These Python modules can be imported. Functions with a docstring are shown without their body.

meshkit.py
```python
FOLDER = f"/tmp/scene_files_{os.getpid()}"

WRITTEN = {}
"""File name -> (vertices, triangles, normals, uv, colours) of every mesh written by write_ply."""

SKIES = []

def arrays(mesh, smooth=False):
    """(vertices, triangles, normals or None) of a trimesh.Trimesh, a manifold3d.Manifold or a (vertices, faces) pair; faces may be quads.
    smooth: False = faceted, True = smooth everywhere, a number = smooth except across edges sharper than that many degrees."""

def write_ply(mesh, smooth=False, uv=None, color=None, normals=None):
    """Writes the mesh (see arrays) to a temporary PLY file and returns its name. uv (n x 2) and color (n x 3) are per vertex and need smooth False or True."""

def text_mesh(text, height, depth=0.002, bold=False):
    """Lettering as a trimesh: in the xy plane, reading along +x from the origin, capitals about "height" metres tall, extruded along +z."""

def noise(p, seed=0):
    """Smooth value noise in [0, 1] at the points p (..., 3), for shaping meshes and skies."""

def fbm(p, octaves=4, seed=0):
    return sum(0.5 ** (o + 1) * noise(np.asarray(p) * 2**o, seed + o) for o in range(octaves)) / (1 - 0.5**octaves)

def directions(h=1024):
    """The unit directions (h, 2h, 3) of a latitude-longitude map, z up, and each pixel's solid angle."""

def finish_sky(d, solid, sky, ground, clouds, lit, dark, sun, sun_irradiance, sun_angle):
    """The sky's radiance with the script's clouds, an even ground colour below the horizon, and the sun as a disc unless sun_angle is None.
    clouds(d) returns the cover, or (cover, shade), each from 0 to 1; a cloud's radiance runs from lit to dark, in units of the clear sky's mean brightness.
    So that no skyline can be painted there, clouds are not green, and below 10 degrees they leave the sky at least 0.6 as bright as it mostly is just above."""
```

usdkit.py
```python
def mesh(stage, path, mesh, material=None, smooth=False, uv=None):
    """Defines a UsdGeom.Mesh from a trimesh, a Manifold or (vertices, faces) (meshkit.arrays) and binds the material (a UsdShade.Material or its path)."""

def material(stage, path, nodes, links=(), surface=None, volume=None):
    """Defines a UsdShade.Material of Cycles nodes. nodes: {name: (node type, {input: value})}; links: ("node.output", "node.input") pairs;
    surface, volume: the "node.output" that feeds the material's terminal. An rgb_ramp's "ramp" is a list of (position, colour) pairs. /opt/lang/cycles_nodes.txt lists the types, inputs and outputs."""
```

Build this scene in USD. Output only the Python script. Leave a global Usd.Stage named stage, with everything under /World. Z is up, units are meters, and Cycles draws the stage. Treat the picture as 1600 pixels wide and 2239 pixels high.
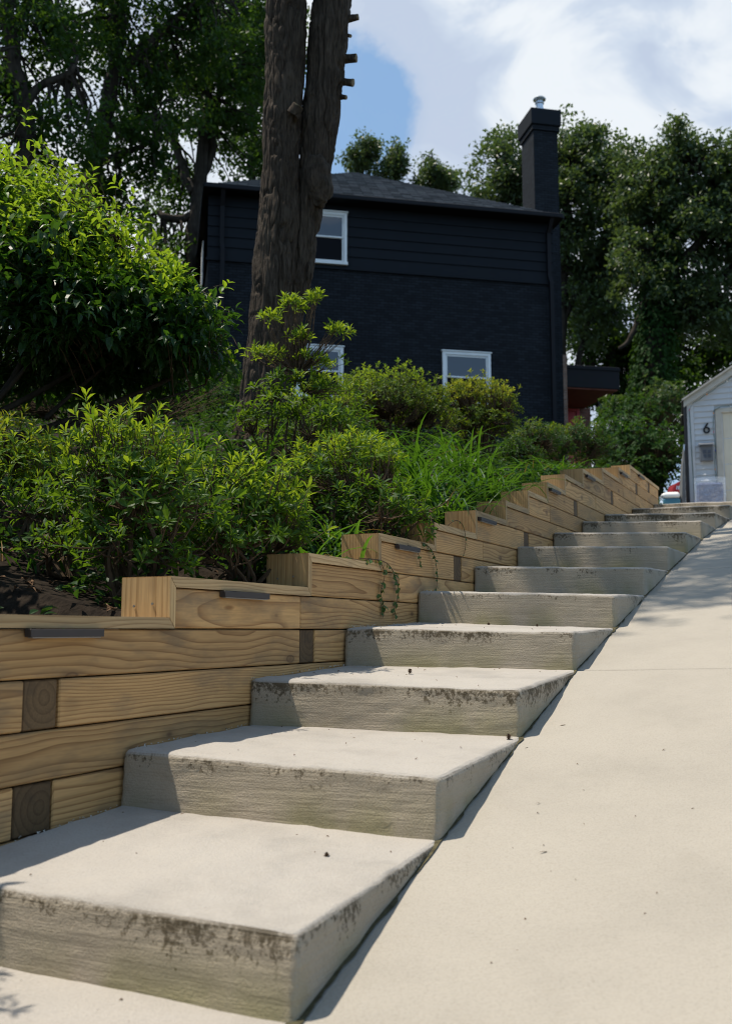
import math, random
import numpy as np, trimesh, manifold3d as m3
import usdkit, meshkit
from shapely.geometry import Polygon
from pxr import Usd, UsdGeom, UsdLux, UsdShade, Gf, Sdf

random.seed(7)
RNG = np.random.default_rng(7)
stage = Usd.Stage.CreateInMemory()
UsdGeom.SetStageUpAxis(stage, 'Z')
UsdGeom.Xform.Define(stage, '/World')
stage.SetDefaultPrim(stage.GetPrimAtPath('/World'))

# ------------------------------------------------------------------ camera, sky, sun
EYE = 0.85                       # eye height above the lowest landing
F, CX, CY, HORIZON = 2177.0, 800.0, 1119.5, 1380.0
PITCH = math.atan((HORIZON - CY) / F)
cam = UsdGeom.Camera.Define(stage, '/World/camera')
cam.CreateHorizontalApertureAttr(25.72)
cam.CreateVerticalApertureAttr(36.0)
cam.CreateFocalLengthAttr(F / 1600 * 25.72)
cam.CreateClippingRangeAttr(Gf.Vec2f(0.05, 2000))
cam.CreateFStopAttr(3.8)
cam.CreateFocusDistanceAttr(4.3)
cam.CreateExposureAttr(0.14)
cam.AddTranslateOp().Set(Gf.Vec3d(0, 0, EYE))
cam.AddRotateXOp().Set(90 + math.degrees(PITCH))

SUN_ELEV, SUN_SIDE = math.radians(68), math.radians(-7)
SUN = np.array([-math.cos(SUN_SIDE) * math.cos(SUN_ELEV), -math.sin(SUN_SIDE) * math.cos(SUN_ELEV), math.sin(SUN_ELEV)])
sun = UsdLux.DistantLight.Define(stage, '/World/sun')
sun.CreateIntensityAttr(1.25)
sun.CreateAngleAttr(0.53)
sun.CreateNormalizeAttr(True)
sun.CreateColorAttr(Gf.Vec3f(1.0, 0.91, 0.78))
_x = np.cross([0, 0, 1.0], SUN); _x /= np.linalg.norm(_x); _y = np.cross(SUN, _x)
sun.AddTransformOp().Set(Gf.Matrix4d(*_x, 0, *_y, 0, *SUN, 0, 0, 0, 30, 1))

HOLE = np.array([0.006, 0.883, 0.468])
dome = UsdLux.DomeLight.Define(stage, '/World/sky')
dome.CreateIntensityAttr(1.0)
SKY_STRENGTH = 0.115
sky_mat = usdkit.material(stage, '/World/Looks/sky', {
    'tc': ('texture_coordinate', {}),
    'sky': ('sky_texture', {'sky_type': 'single_scattering', 'sun_disc': False, 'sun_elevation': SUN_ELEV,
                            'sun_rotation': math.atan2(SUN[0], SUN[1]), 'altitude': 100.0, 'air_density': 1.0, 'aerosol_density': 1.0}),
    'map': ('mapping', {'scale': (1.0, 1.0, 1.5), 'location': (3.1, 0.7, 0.2)}),
    'n1': ('noise_texture', {'scale': 3.4, 'detail': 10.0, 'roughness': 0.56, 'distortion': 0.35}),
    'sub': ('vector_math', {'math_type': 'subtract', 'vector2': tuple(HOLE)}), 'str': ('vector_math', {'math_type': 'multiply', 'vector2': (1.5, 1.0, 0.85)}),
    'd': ('vector_math', {'math_type': 'length'}),
    'dr': ('rgb_ramp', {'ramp': [(0.0, (0.22,) * 3), (0.045, (0.31,) * 3), (0.115, (0.54,) * 3), (0.40, (0.56,) * 3), (0.75, (0.42,) * 3), (1.0, (0.29,) * 3)]}),
    'dm': ('math', {'math_type': 'subtract', 'value2': 0.45}),
    'sum': ('math', {'math_type': 'add'}),
    'cover': ('rgb_ramp', {'ramp': [(0.0, (0.02, 0.02, 0.02)), (0.42, (0.06, 0.06, 0.06)), (0.46, (0.45, 0.45, 0.45)), (0.49, (0.88, 0.88, 0.88)), (0.54, (1, 1, 1))]}),
    'n2': ('noise_texture', {'scale': 6.5, 'detail': 9.0, 'roughness': 0.52, 'distortion': 0.7}),
    'shade': ('rgb_ramp', {'ramp': [(0.38, (4.3, 5.0, 6.2)), (0.46, (5.0, 5.7, 6.7)), (0.52, (6.2, 6.7, 7.3)), (0.58, (6.8, 7.2, 7.6))]}),
    'mix': ('mix', {}), 'veil': ('mix', {'fac': 0.5, 'color2': (2.5, 4.6, 7.5)}),
    'bg': ('background_shader', {'strength': SKY_STRENGTH}),
}, [('tc.generated', 'map.vector'), ('map.vector', 'n1.vector'), ('tc.generated', 'sub.vector1'), ('sub.vector', 'str.vector1'), ('str.vector', 'd.vector1'), ('d.value', 'dr.fac'), ('dr.color', 'dm.value1'),
    ('n1.fac', 'sum.value1'), ('dm.value', 'sum.value2'), ('sum.value', 'cover.fac'), ('map.vector', 'n2.vector'), ('n2.fac', 'shade.fac'),
    ('cover.color', 'mix.fac'), ('sky.color', 'veil.color1'), ('veil.color', 'mix.color1'), ('shade.color', 'mix.color2'), ('mix.color', 'bg.color')], surface='bg.background')
UsdShade.MaterialBindingAPI.Apply(dome.GetPrim()).Bind(sky_mat)
dome.GetPrim().SetCustomDataByKey('kind', 'structure')

# ------------------------------------------------------------------ helpers
def ray(u, v):
    x, z = (u - CX) / F, (CY - v) / F
    d = np.array([x, math.cos(PITCH) - z * math.sin(PITCH), math.sin(PITCH) + z * math.cos(PITCH)])
    return d / d[1]

def at(u, v, Y):
    return ray(u, v) * Y + [0, 0, EYE]

_used = {}
def path_for(parent, name):
    base = '/World' if parent is None else str(parent.GetPath())
    k = _used.get((base, name), 0); _used[(base, name)] = k + 1
    return f'{base}/{name}' + (f'_{k:03d}' if k else '')

def tag(p, label=None, cat=None, group=None, kind=None):
    for k, v in (('label', label), ('category', cat), ('group', group), ('kind', kind)):
        if v: p.SetCustomDataByKey(k, v)
    return p

_loc = {}
def thing(name, label, cat, loc=(0, 0, 0), rotz=0.0, group=None, kind=None):
    x = UsdGeom.Xform.Define(stage, path_for(None, name))
    x.AddTranslateOp().Set(Gf.Vec3d(*map(float, loc)))
    if rotz: x.AddRotateZOp().Set(math.degrees(rotz))
    _loc[str(x.GetPath())] = (np.array(loc, float), rotz)
    return tag(x.GetPrim(), label, cat, group, kind)

def tolocal(parent, v):
    l, r = _loc[str(parent.GetPath())]
    w = np.asarray(v, float) - l
    c, s = math.cos(-r), math.sin(-r)
    return np.stack([c * w[..., 0] - s * w[..., 1], s * w[..., 0] + c * w[..., 1], w[..., 2]], -1)

def arr(m):
    v, f, _ = meshkit.arrays(m, False)
    return v, f

def part(parent, name, m, mat, smooth=False, world=False, origin=None, label=None, kind=None):
    """One mesh under parent. world: the vertices are world coordinates. origin (x, y, z, rotz): own frame, vertices already local to it."""
    v, f = arr(m)
    if world: v = tolocal(parent, v)
    p = path_for(parent, name)
    g = usdkit.mesh(stage, p, (v, f), mat, smooth=smooth)
    if origin is not None:
        g.AddTranslateOp().Set(Gf.Vec3d(*map(float, origin[:3])))
        if len(origin) > 3 and origin[3]: g.AddRotateZOp().Set(math.degrees(origin[3]))
    return tag(g.GetPrim(), label, None, None, kind)

def solo(name, m, mat, label=None, cat=None, group=None, kind=None, smooth=False, loc=None):
    v, f = arr(m)
    p = path_for(None, name)
    if loc is not None: v = v - np.asarray(loc)
    g = usdkit.mesh(stage, p, (v, f), mat, smooth=smooth)
    if loc is not None: g.AddTranslateOp().Set(Gf.Vec3d(*map(float, loc)))
    return tag(g.GetPrim(), label, cat, group, kind)

def box(x0, x1, y0, y1, z0, z1, bev=0.0):
    if bev:
        c = m3.Manifold.hull_points(np.array([[sx + i * bev, sy + j * bev, sz + k * bev]
            for sx, a in ((x0, 1), (x1, -1)) for sy, b in ((y0, 1), (y1, -1)) for sz, d in ((z0, 1), (z1, -1))
            for i, j, k in ((a, b, 0), (a, 0, d), (0, b, d))]))
        return arr(c)
    b = trimesh.creation.box([x1 - x0, y1 - y0, z1 - z0]); b.apply_translation([(x0 + x1) / 2, (y0 + y1) / 2, (z0 + z1) / 2])
    return np.array(b.vertices), np.array(b.faces)

def join(ms):
    vs, fs, n = [], [], 0
    for v, f in ms:
        vs.append(v); fs.append(np.asarray(f) + n); n += len(v)
    return np.vstack(vs), np.vstack(fs)

def tube(pts, rad, sides=8, cap=True):
    p = np.asarray(pts, float); n = len(p)
    rad = np.broadcast_to(rad, (n,)).astype(float)
    t = np.gradient(p, axis=0); t /= np.linalg.norm(t, axis=1, keepdims=True) + 1e-12
    ref = np.array([0.31, 0.17, 0.93]) if abs(t[:, 2].mean()) < 0.8 else np.array([0.95, 0.25, 0.1])
    a = np.cross(t, ref); a /= np.linalg.norm(a, axis=1, keepdims=True) + 1e-12
    b = np.cross(t, a)
    ang = np.arange(sides) * 2 * np.pi / sides
    v = (p[:, None] + rad[:, None, None] * (np.cos(ang)[None, :, None] * a[:, None] + np.sin(ang)[None, :, None] * b[:, None])).reshape(-1, 3)
    i, j = np.meshgrid(np.arange(n - 1), np.arange(sides), indexing='ij')
    q = np.stack([i * sides + j, i * sides + (j + 1) % sides, (i + 1) * sides + (j + 1) % sides, (i + 1) * sides + j], -1).reshape(-1, 4)
    f = np.vstack([q[:, [0, 2, 1]], q[:, [0, 3, 2]]])
    if cap:
        v = np.vstack([v, p[:1], p[-1:]]); k = n * sides; jj = np.arange(sides)
        f = np.vstack([f, np.stack([np.full(sides, k), jj, (jj + 1) % sides], 1),
                       np.stack([np.full(sides, k + 1), (n - 1) * sides + (jj + 1) % sides, (n - 1) * sides + jj], 1)])
    return v, f

def spline(pts, n=12):
    p = np.asarray(pts, float)
    if len(p) < 3: return np.array([p[0] + (p[-1] - p[0]) * t for t in np.linspace(0, 1, n)])
    from scipy.interpolate import CubicSpline
    d = np.r_[0, np.cumsum(np.linalg.norm(np.diff(p, axis=0), axis=1))]
    return CubicSpline(d, p)(np.linspace(0, d[-1], n))

def tubes_bulk(A, B, ra, rb, sag=None, sides=4, seg=3):
    """Many curved twigs at once: from A to B, arrays of points."""
    n = len(A); k = np.linspace(0, 1, seg)
    P = A[:, None] + (B - A)[:, None] * k[None, :, None]
    if sag is not None: P = P + sag[:, None] * (k * (1 - k) * 4)[None, :, None]
    t = (B - A) / (np.linalg.norm(B - A, axis=1, keepdims=True) + 1e-9)
    r0 = np.where(np.abs(t[:, 2:]) < 0.8, [[0.2, 0.1, 1.0]], [[1.0, 0.2, 0.1]])
    a = np.cross(t, r0); a /= np.linalg.norm(a, axis=1, keepdims=True) + 1e-9
    b = np.cross(t, a); ang = np.arange(sides) * 2 * np.pi / sides
    R = np.asarray(ra)[..., None] * (1 - k) + np.asarray(rb)[..., None] * k
    R = np.broadcast_to(R, (n, seg))
    ring = np.cos(ang)[None, :, None] * a[:, None] + np.sin(ang)[None, :, None] * b[:, None]
    V = P[:, :, None] + R[:, :, None, None] * ring[:, None]
    i, j = np.meshgrid(np.arange(seg - 1), np.arange(sides), indexing='ij')
    q = np.stack([i * sides + j, i * sides + (j + 1) % sides, (i + 1) * sides + (j + 1) % sides, (i + 1) * sides + j], -1).reshape(-1, 4)
    f = np.vstack([q[:, [0, 2, 1]], q[:, [0, 3, 2]]])
    Fc = f[None] + (np.arange(n) * seg * sides)[:, None, None]
    return V.reshape(-1, 3), Fc.reshape(-1, 3)

def unit(v):
    return v / (np.linalg.norm(v, axis=-1, keepdims=True) + 1e-12)

def leaf_mesh(pos, axis, normal, length, width, curl=0.12, fold=0.18, shape=(0.34, 0.72, 0.66, 1.0), simple=False):
    """Leaves: a spine of four points and two points at either side (8 triangles), or a folded diamond (2 triangles, simple)."""
    n = len(pos)
    ax = unit(axis); side = unit(np.cross(ax, normal)); up = np.cross(side, ax)
    L = np.broadcast_to(length, (n,))[:, None]; W = np.broadcast_to(width, (n,))[:, None]
    if simple:
        V = np.stack([pos, pos + ax * L * 0.45 + side * W * 0.5 + up * L * fold * .5, pos + ax * L - up * L * curl, pos + ax * L * 0.45 - side * W * 0.5 + up * L * fold * .5], 1)
        f = np.array([[0, 1, 2], [0, 2, 3]])
    else:
        p1, w1, p2, w2 = shape
        c = lambda t: pos + ax * L * t + up * L * curl * (t - 1.9 * t * t)
        S1, S2, T = c(p1), c(p2), c(1.0)
        lift = lambda w: up * W * fold * w
        V = np.stack([pos, S1, S2, T, S1 + side * W * .5 * w1 + lift(w1), S1 - side * W * .5 * w1 + lift(w1),
                      S2 + side * W * .5 * w2 + lift(w2), S2 - side * W * .5 * w2 + lift(w2)], 1)
        f = np.array([[0, 4, 1], [0, 1, 5], [1, 4, 6], [1, 6, 2], [1, 2, 7], [1, 7, 5], [2, 6, 3], [2, 3, 7]])
    k = V.shape[1]
    return V.reshape(-1, 3), (f[None] + (np.arange(n) * k)[:, None, None]).reshape(-1, 3)

# ------------------------------------------------------------------ materials
def mat(name, nodes, links, surface='p.BSDF'):
    return usdkit.material(stage, '/World/Looks/' + name, nodes, links, surface=surface)

def plain(name, col, rough=0.6, noise=0.12, scale=6.0, spec=0.4, metal=0.0, bump=0.0, bscale=40.0):
    c = np.array(col)
    nodes = {'tc': ('texture_coordinate', {}), 'n': ('noise_texture', {'scale': scale, 'detail': 5.0, 'roughness': 0.6}),
             'r': ('rgb_ramp', {'ramp': [(0.25, tuple(c * (1 - noise))), (0.75, tuple(np.minimum(c * (1 + noise), 1)))]}),
             'nb': ('noise_texture', {'scale': bscale, 'detail': 4.0}), 'b': ('bump', {'strength': bump, 'distance': 0.01}),
             'p': ('principled_bsdf', {'roughness': rough, 'specular_ior_level': spec, 'metallic': metal})}
    links = [('tc.object', 'n.vector'), ('n.fac', 'r.fac'), ('r.color', 'p.base_color'), ('tc.object', 'nb.vector')]
    if bump: links += [('nb.fac', 'b.height'), ('b.normal', 'p.normal')]
    return mat(name, nodes, links)

def leaf(name, dark, light, trans, tw=0.35, rough=0.45, spec=0.35):
    return mat(name, {
        'g': ('geometry', {}), 'r': ('rgb_ramp', {'ramp': [(0.0, dark), (0.955, light), (0.97, tuple(np.array(light) * [2.1, 1.35, 1.0]))]}),
        'rt': ('rgb_ramp', {'ramp': [(0.0, tuple(np.array(trans) * 0.7)), (1.0, trans)]}),
        'p': ('principled_bsdf', {'roughness': rough, 'specular_ior_level': spec}), 't': ('translucent_bsdf', {}), 'm': ('mix_closure', {'fac': tw})},
        [('g.random_per_island', 'r.fac'), ('g.random_per_island', 'rt.fac'), ('r.color', 'p.base_color'), ('rt.color', 't.color'),
         ('p.BSDF', 'm.closure1'), ('t.BSDF', 'm.closure2')], surface='m.closure')

def wood(name, axis, light, dark, wear, end=False):
    """Sawn pine: growth rings about a pith line along the timber's length, wandering, cut by its faces; each timber has its own pith."""
    rot = {'x': (0, 0, 0), 'z': (0, math.pi / 2, 0), 'y': (0, 0, -math.pi / 2)}[axis]
    return mat(name, {
        'tc': ('texture_coordinate', {}), 'oi': ('object_info', {}),
        'rot': ('mapping', {'rotation': rot}),
        'off': ('combine_xyz', {}), 'ox': ('math', {'math_type': 'multiply', 'value2': 37.0}),
        'wn': ('white_noise_texture', {'dimensions': '1D'}), 'sep': ('separate_color', {'color_type': 'rgb'}),
        'oy': ('map_range', {'from_min': 0.0, 'from_max': 1.0, 'to_min': -0.16 if axis != 'y' else -0.05, 'to_max': 0.16 if axis != 'y' else 0.05}),
        'oz': ('map_range', {'from_min': 0.0, 'from_max': 1.0, 'to_min': -0.16 if axis != 'y' else -0.05, 'to_max': {'x': 0.16, 'z': -0.10, 'y': 0.05}[axis]}),
        'add': ('vector_math', {'math_type': 'add'}),
        'wm': ('mapping', {'scale': (1.15, 5.0, 5.0)}),
        'wander': ('noise_texture', {'scale': 1.0, 'detail': 2.0, 'roughness': 0.45}),
        'wv': ('vector_math', {'math_type': 'subtract', 'vector2': (0.5, 0.5, 0.5)}),
        'ws': ('vector_math', {'math_type': 'multiply', 'vector2': (0.0, 0.10, 0.10) if axis == 'x' else (0.0, 0.02, 0.02) if axis == 'z' else (0.0, 0.035, 0.035)}),
        'add2': ('vector_math', {'math_type': 'add'}),
        'flat': ('vector_math', {'math_type': 'multiply', 'vector2': (0.0, 1.0, 1.0)}),
        'len': ('vector_math', {'math_type': 'length'}),
        'fq': ('math', {'math_type': 'multiply', 'value2': 84.0 if axis != 'y' else 42.0}),
        'fr': ('math', {'math_type': 'fraction'}),
        'ring': ('rgb_ramp', {'ramp': [(0.0, light), (0.50, tuple(np.array(light) * 0.95)), (0.82, tuple(np.array(dark) * .6 + np.array(light) * .4)), (0.93, tuple(np.array(dark) * .9 + np.array(light) * .1)), (1.0, light)]}),
        'fm': ('mapping', {'scale': (6.0, 160.0, 160.0)}),
        'fine': ('noise_texture', {'scale': 1.0, 'detail': 3.0, 'roughness': 0.6}),
        'fcol': ('rgb_ramp', {'ramp': [(0.3, (0.78, 0.78, 0.78)), (0.62, (1.08, 1.08, 1.08))]}),
        'mul': ('mix', {'mix_type': 'multiply', 'fac': 0.8}),
        'pm': ('mapping', {'scale': (1.5, 5.0, 5.0), 'location': (4, 2, 7)}),
        'patch': ('noise_texture', {'scale': 2.0, 'detail': 5.0, 'roughness': 0.62}),
        'pr': ('rgb_ramp', {'ramp': [(0.5, (0, 0, 0)), (0.72, (0.75, 0.75, 0.75))]}),
        'weather': ('mix', {'color2': wear}),
        'km': ('mapping', {'scale': (3.0, 6.0, 6.0)}),
        'kv': ('voronoi_texture', {'scale': 1.0, 'randomness': 1.0}),
        'kr': ('rgb_ramp', {'ramp': [(0.0, (0.8, 0.8, 0.8)), (0.06, (0.5, 0.5, 0.5)), (0.085, (0.85, 0.85, 0.85)), (0.105, (0.3, 0.3, 0.3)), (0.19, (0, 0, 0))]}),
        'knot': ('mix', {'color2': (0.13, 0.07, 0.035)}),
        'tone': ('map_range', {'from_min': 0.0, 'from_max': 1.0, 'to_min': 0.74, 'to_max': 1.12}),
        'tm': ('mix', {'mix_type': 'multiply', 'fac': 1.0}),
        'b': ('bump', {'strength': 0.35, 'distance': 0.002}),
        'p': ('principled_bsdf', {'roughness': 0.72, 'specular_ior_level': 0.25})},
        [('tc.object', 'rot.vector'), ('oi.random', 'ox.value1'), ('ox.value', 'off.x'), ('oi.random', 'wn.w'), ('wn.color', 'sep.color'),
         ('sep.r', 'oy.value'), ('sep.g', 'oz.value'), ('oy.result', 'off.y'), ('oz.result', 'off.z'), ('rot.vector', 'add.vector1'), ('off.vector', 'add.vector2'),
         ('add.vector', 'wm.vector'), ('wm.vector', 'wander.vector'), ('wander.color', 'wv.vector1'), ('wv.vector', 'ws.vector1'),
         ('add.vector', 'add2.vector1'), ('ws.vector', 'add2.vector2'), ('add2.vector', 'flat.vector1'), ('flat.vector', 'len.vector1'),
         ('len.value', 'fq.value1'), ('fq.value', 'fr.value1'), ('fr.value', 'ring.fac'),
         ('add.vector', 'fm.vector'), ('fm.vector', 'fine.vector'), ('fine.fac', 'fcol.fac'), ('ring.color', 'mul.color1'), ('fcol.color', 'mul.color2'),
         ('add.vector', 'pm.vector'), ('pm.vector', 'patch.vector'), ('patch.fac', 'pr.fac'), ('pr.color', 'weather.fac'), ('mul.color', 'weather.color1'),
         ('add.vector', 'km.vector'), ('km.vector', 'kv.vector'), ('kv.distance', 'kr.fac'), ('kr.color', 'knot.fac'), ('weather.color', 'knot.color1'),
         ('sep.b', 'tone.value'), ('knot.color', 'tm.color1'), ('tone.result', 'tm.color2'),
         ('tm.color', 'p.base_color'), ('fine.fac', 'b.height'), ('b.normal', 'p.normal')])

def concrete(name, base, stairs=False):
    """Pale brushed concrete. On the stairs: board marks along the risers, dark moss under the nosing and a green tinge at the foot."""
    b = np.array(base)
    nodes = {
        'tc': ('texture_coordinate', {}), 'g': ('geometry', {}), 'oi': ('object_info', {}),
        'ov': ('combine_xyz', {}), 'om': ('math', {'math_type': 'multiply', 'value2': 23.0}), 'cv': ('vector_math', {'math_type': 'add'}),
        'n1': ('noise_texture', {'scale': 2.2, 'detail': 6.0, 'roughness': 0.62}),
        'r1': ('rgb_ramp', {'ramp': [(0.3, tuple(b * (0.80 if stairs else 0.90))), (0.5, tuple(b)), (0.72, tuple(b * 1.06))]}),
        'n2': ('noise_texture', {'scale': 170.0, 'detail': 3.0, 'roughness': 0.7}),
        'r2': ('rgb_ramp', {'ramp': [(0.3, (0.84, 0.83, 0.80)), (0.55, (1.03, 1.02, 1.0))]}),
        'm1': ('mix', {'mix_type': 'multiply', 'fac': 0.8}),
        'p': ('principled_bsdf', {'roughness': 0.88, 'specular_ior_level': 0.2}),
        'bm': ('mapping', {'scale': (4.0, 60.0, 60.0) if not stairs else (5.0, 5.0, 85.0)}),
        'bn': ('noise_texture', {'scale': 1.0, 'detail': 4.0, 'roughness': 0.65}),
        'bs': ('math', {'math_type': 'multiply_add', 'value2': 0.75, 'value3': 0.0}),
        'b': ('bump', {'strength': 0.45 if not stairs else 0.5, 'distance': 0.004 if not stairs else 0.011})}
    links = [('tc.object', 'cv.vector1'), ('oi.random', 'om.value1'), ('om.value', 'ov.x'), ('om.value', 'ov.y'), ('ov.vector', 'cv.vector2'),
             ('cv.vector', 'n1.vector'), ('n1.fac', 'r1.fac'), ('cv.vector', 'n2.vector'), ('n2.fac', 'r2.fac'), ('r1.color', 'm1.color1'), ('r2.color', 'm1.color2'),
             ('cv.vector', 'bm.vector'), ('bm.vector', 'bn.vector'), ('n2.fac', 'bs.value1'), ('bn.fac', 'bs.value3'), ('bs.value', 'b.height'), ('b.normal', 'p.normal')]
    if not stairs:
        nodes['n3'] = ('noise_texture', {'scale': 9.0, 'detail': 4.0, 'roughness': 0.7})
        nodes['r3'] = ('rgb_ramp', {'ramp': [(0.60, (0, 0, 0)), (0.82, (0.24, 0.24, 0.24))]})
        nodes['m3'] = ('mix', {'color2': (0.30, 0.26, 0.20)})
        links += [('cv.vector', 'n3.vector'), ('n3.fac', 'r3.fac'), ('r3.color', 'm3.fac'), ('m1.color', 'm3.color1'), ('m3.color', 'p.base_color')]
        return mat(name, nodes, links)
    nodes.update({
        'sx': ('separate_xyz', {}), 'sn': ('separate_xyz', {}),
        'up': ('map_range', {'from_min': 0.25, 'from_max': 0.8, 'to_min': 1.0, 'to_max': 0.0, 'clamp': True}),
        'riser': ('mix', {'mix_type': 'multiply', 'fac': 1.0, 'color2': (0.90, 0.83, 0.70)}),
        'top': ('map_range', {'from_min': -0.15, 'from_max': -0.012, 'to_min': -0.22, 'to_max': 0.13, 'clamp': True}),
        'mm': ('mapping', {'scale': (5.0, 5.0, 2.6)}),
        'mn': ('noise_texture', {'scale': 1.0, 'detail': 3.0, 'roughness': 0.5}),
        'mm2': ('mapping', {'scale': (70.0, 70.0, 55.0)}),
        'mn2': ('noise_texture', {'scale': 1.0, 'detail': 4.0, 'roughness': 0.75}),
        'ma': ('math', {'math_type': 'multiply_add', 'value2': 0.62}), 'mb': ('math', {'math_type': 'multiply_add', 'value2': 0.85}),
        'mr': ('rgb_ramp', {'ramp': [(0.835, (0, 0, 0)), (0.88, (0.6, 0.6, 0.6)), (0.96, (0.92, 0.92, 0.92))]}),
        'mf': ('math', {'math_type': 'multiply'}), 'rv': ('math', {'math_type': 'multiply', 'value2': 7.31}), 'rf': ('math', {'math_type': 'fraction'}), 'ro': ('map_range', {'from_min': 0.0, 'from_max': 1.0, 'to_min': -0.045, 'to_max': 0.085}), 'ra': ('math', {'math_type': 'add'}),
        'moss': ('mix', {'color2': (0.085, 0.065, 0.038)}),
        'foot': ('map_range', {'from_min': -0.165, 'from_max': -0.06, 'to_min': 0.55, 'to_max': 0.0, 'clamp': True}),
        'fr': ('rgb_ramp', {'ramp': [(0.42, (0, 0, 0)), (0.62, (1, 1, 1))]}),
        'fm': ('math', {'math_type': 'multiply'}), 'fm2': ('math', {'math_type': 'multiply'}),
        'green': ('mix', {'color2': (0.20, 0.19, 0.065)}),
    })
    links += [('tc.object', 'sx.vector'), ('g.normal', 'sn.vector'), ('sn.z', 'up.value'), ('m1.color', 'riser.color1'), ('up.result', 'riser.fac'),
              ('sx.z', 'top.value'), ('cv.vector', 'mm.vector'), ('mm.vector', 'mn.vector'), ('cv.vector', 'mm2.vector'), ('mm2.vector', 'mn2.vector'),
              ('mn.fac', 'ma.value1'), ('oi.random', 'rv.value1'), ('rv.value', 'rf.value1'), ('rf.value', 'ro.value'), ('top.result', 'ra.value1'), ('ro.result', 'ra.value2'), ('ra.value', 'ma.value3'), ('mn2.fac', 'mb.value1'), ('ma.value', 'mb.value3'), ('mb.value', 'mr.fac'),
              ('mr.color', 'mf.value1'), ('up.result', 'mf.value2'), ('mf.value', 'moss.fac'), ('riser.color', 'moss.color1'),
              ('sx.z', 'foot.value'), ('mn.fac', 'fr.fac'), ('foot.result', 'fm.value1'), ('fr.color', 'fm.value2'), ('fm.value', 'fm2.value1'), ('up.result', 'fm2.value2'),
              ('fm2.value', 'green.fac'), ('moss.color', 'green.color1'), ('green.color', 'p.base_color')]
    return mat(name, nodes, links)

def bark(name, dark, light, sx=26.0, sz=2.4, bump=0.9, dist=0.03):
    return mat(name, {
        'tc': ('texture_coordinate', {}), 'mp': ('mapping', {'scale': (sx, sx, sz)}),
        'n': ('noise_texture', {'scale': 1.0, 'detail': 7.0, 'roughness': 0.68, 'distortion': 0.6}),
        'v': ('noise_texture', {'scale': 2.5, 'detail': 6.0, 'roughness': 0.7}),
        'r': ('rgb_ramp', {'ramp': [(0.32, dark), (0.52, tuple((np.array(dark) + light) / 2)), (0.72, light)]}),
        'r2': ('rgb_ramp', {'ramp': [(0.35, (0.75, 0.72, 0.68)), (0.7, (1.15, 1.18, 1.15))]}), 'mx': ('mix', {'mix_type': 'multiply', 'fac': 1.0}),
        'b': ('bump', {'strength': bump, 'distance': dist}), 'p': ('principled_bsdf', {'roughness': 0.9, 'specular_ior_level': 0.15})},
        [('tc.object', 'mp.vector'), ('mp.vector', 'n.vector'), ('tc.object', 'v.vector'), ('n.fac', 'r.fac'), ('v.fac', 'r2.fac'), ('r.color', 'mx.color1'), ('r2.color', 'mx.color2'),
         ('mx.color', 'p.base_color'), ('n.fac', 'b.height'), ('b.normal', 'p.normal')])

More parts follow.
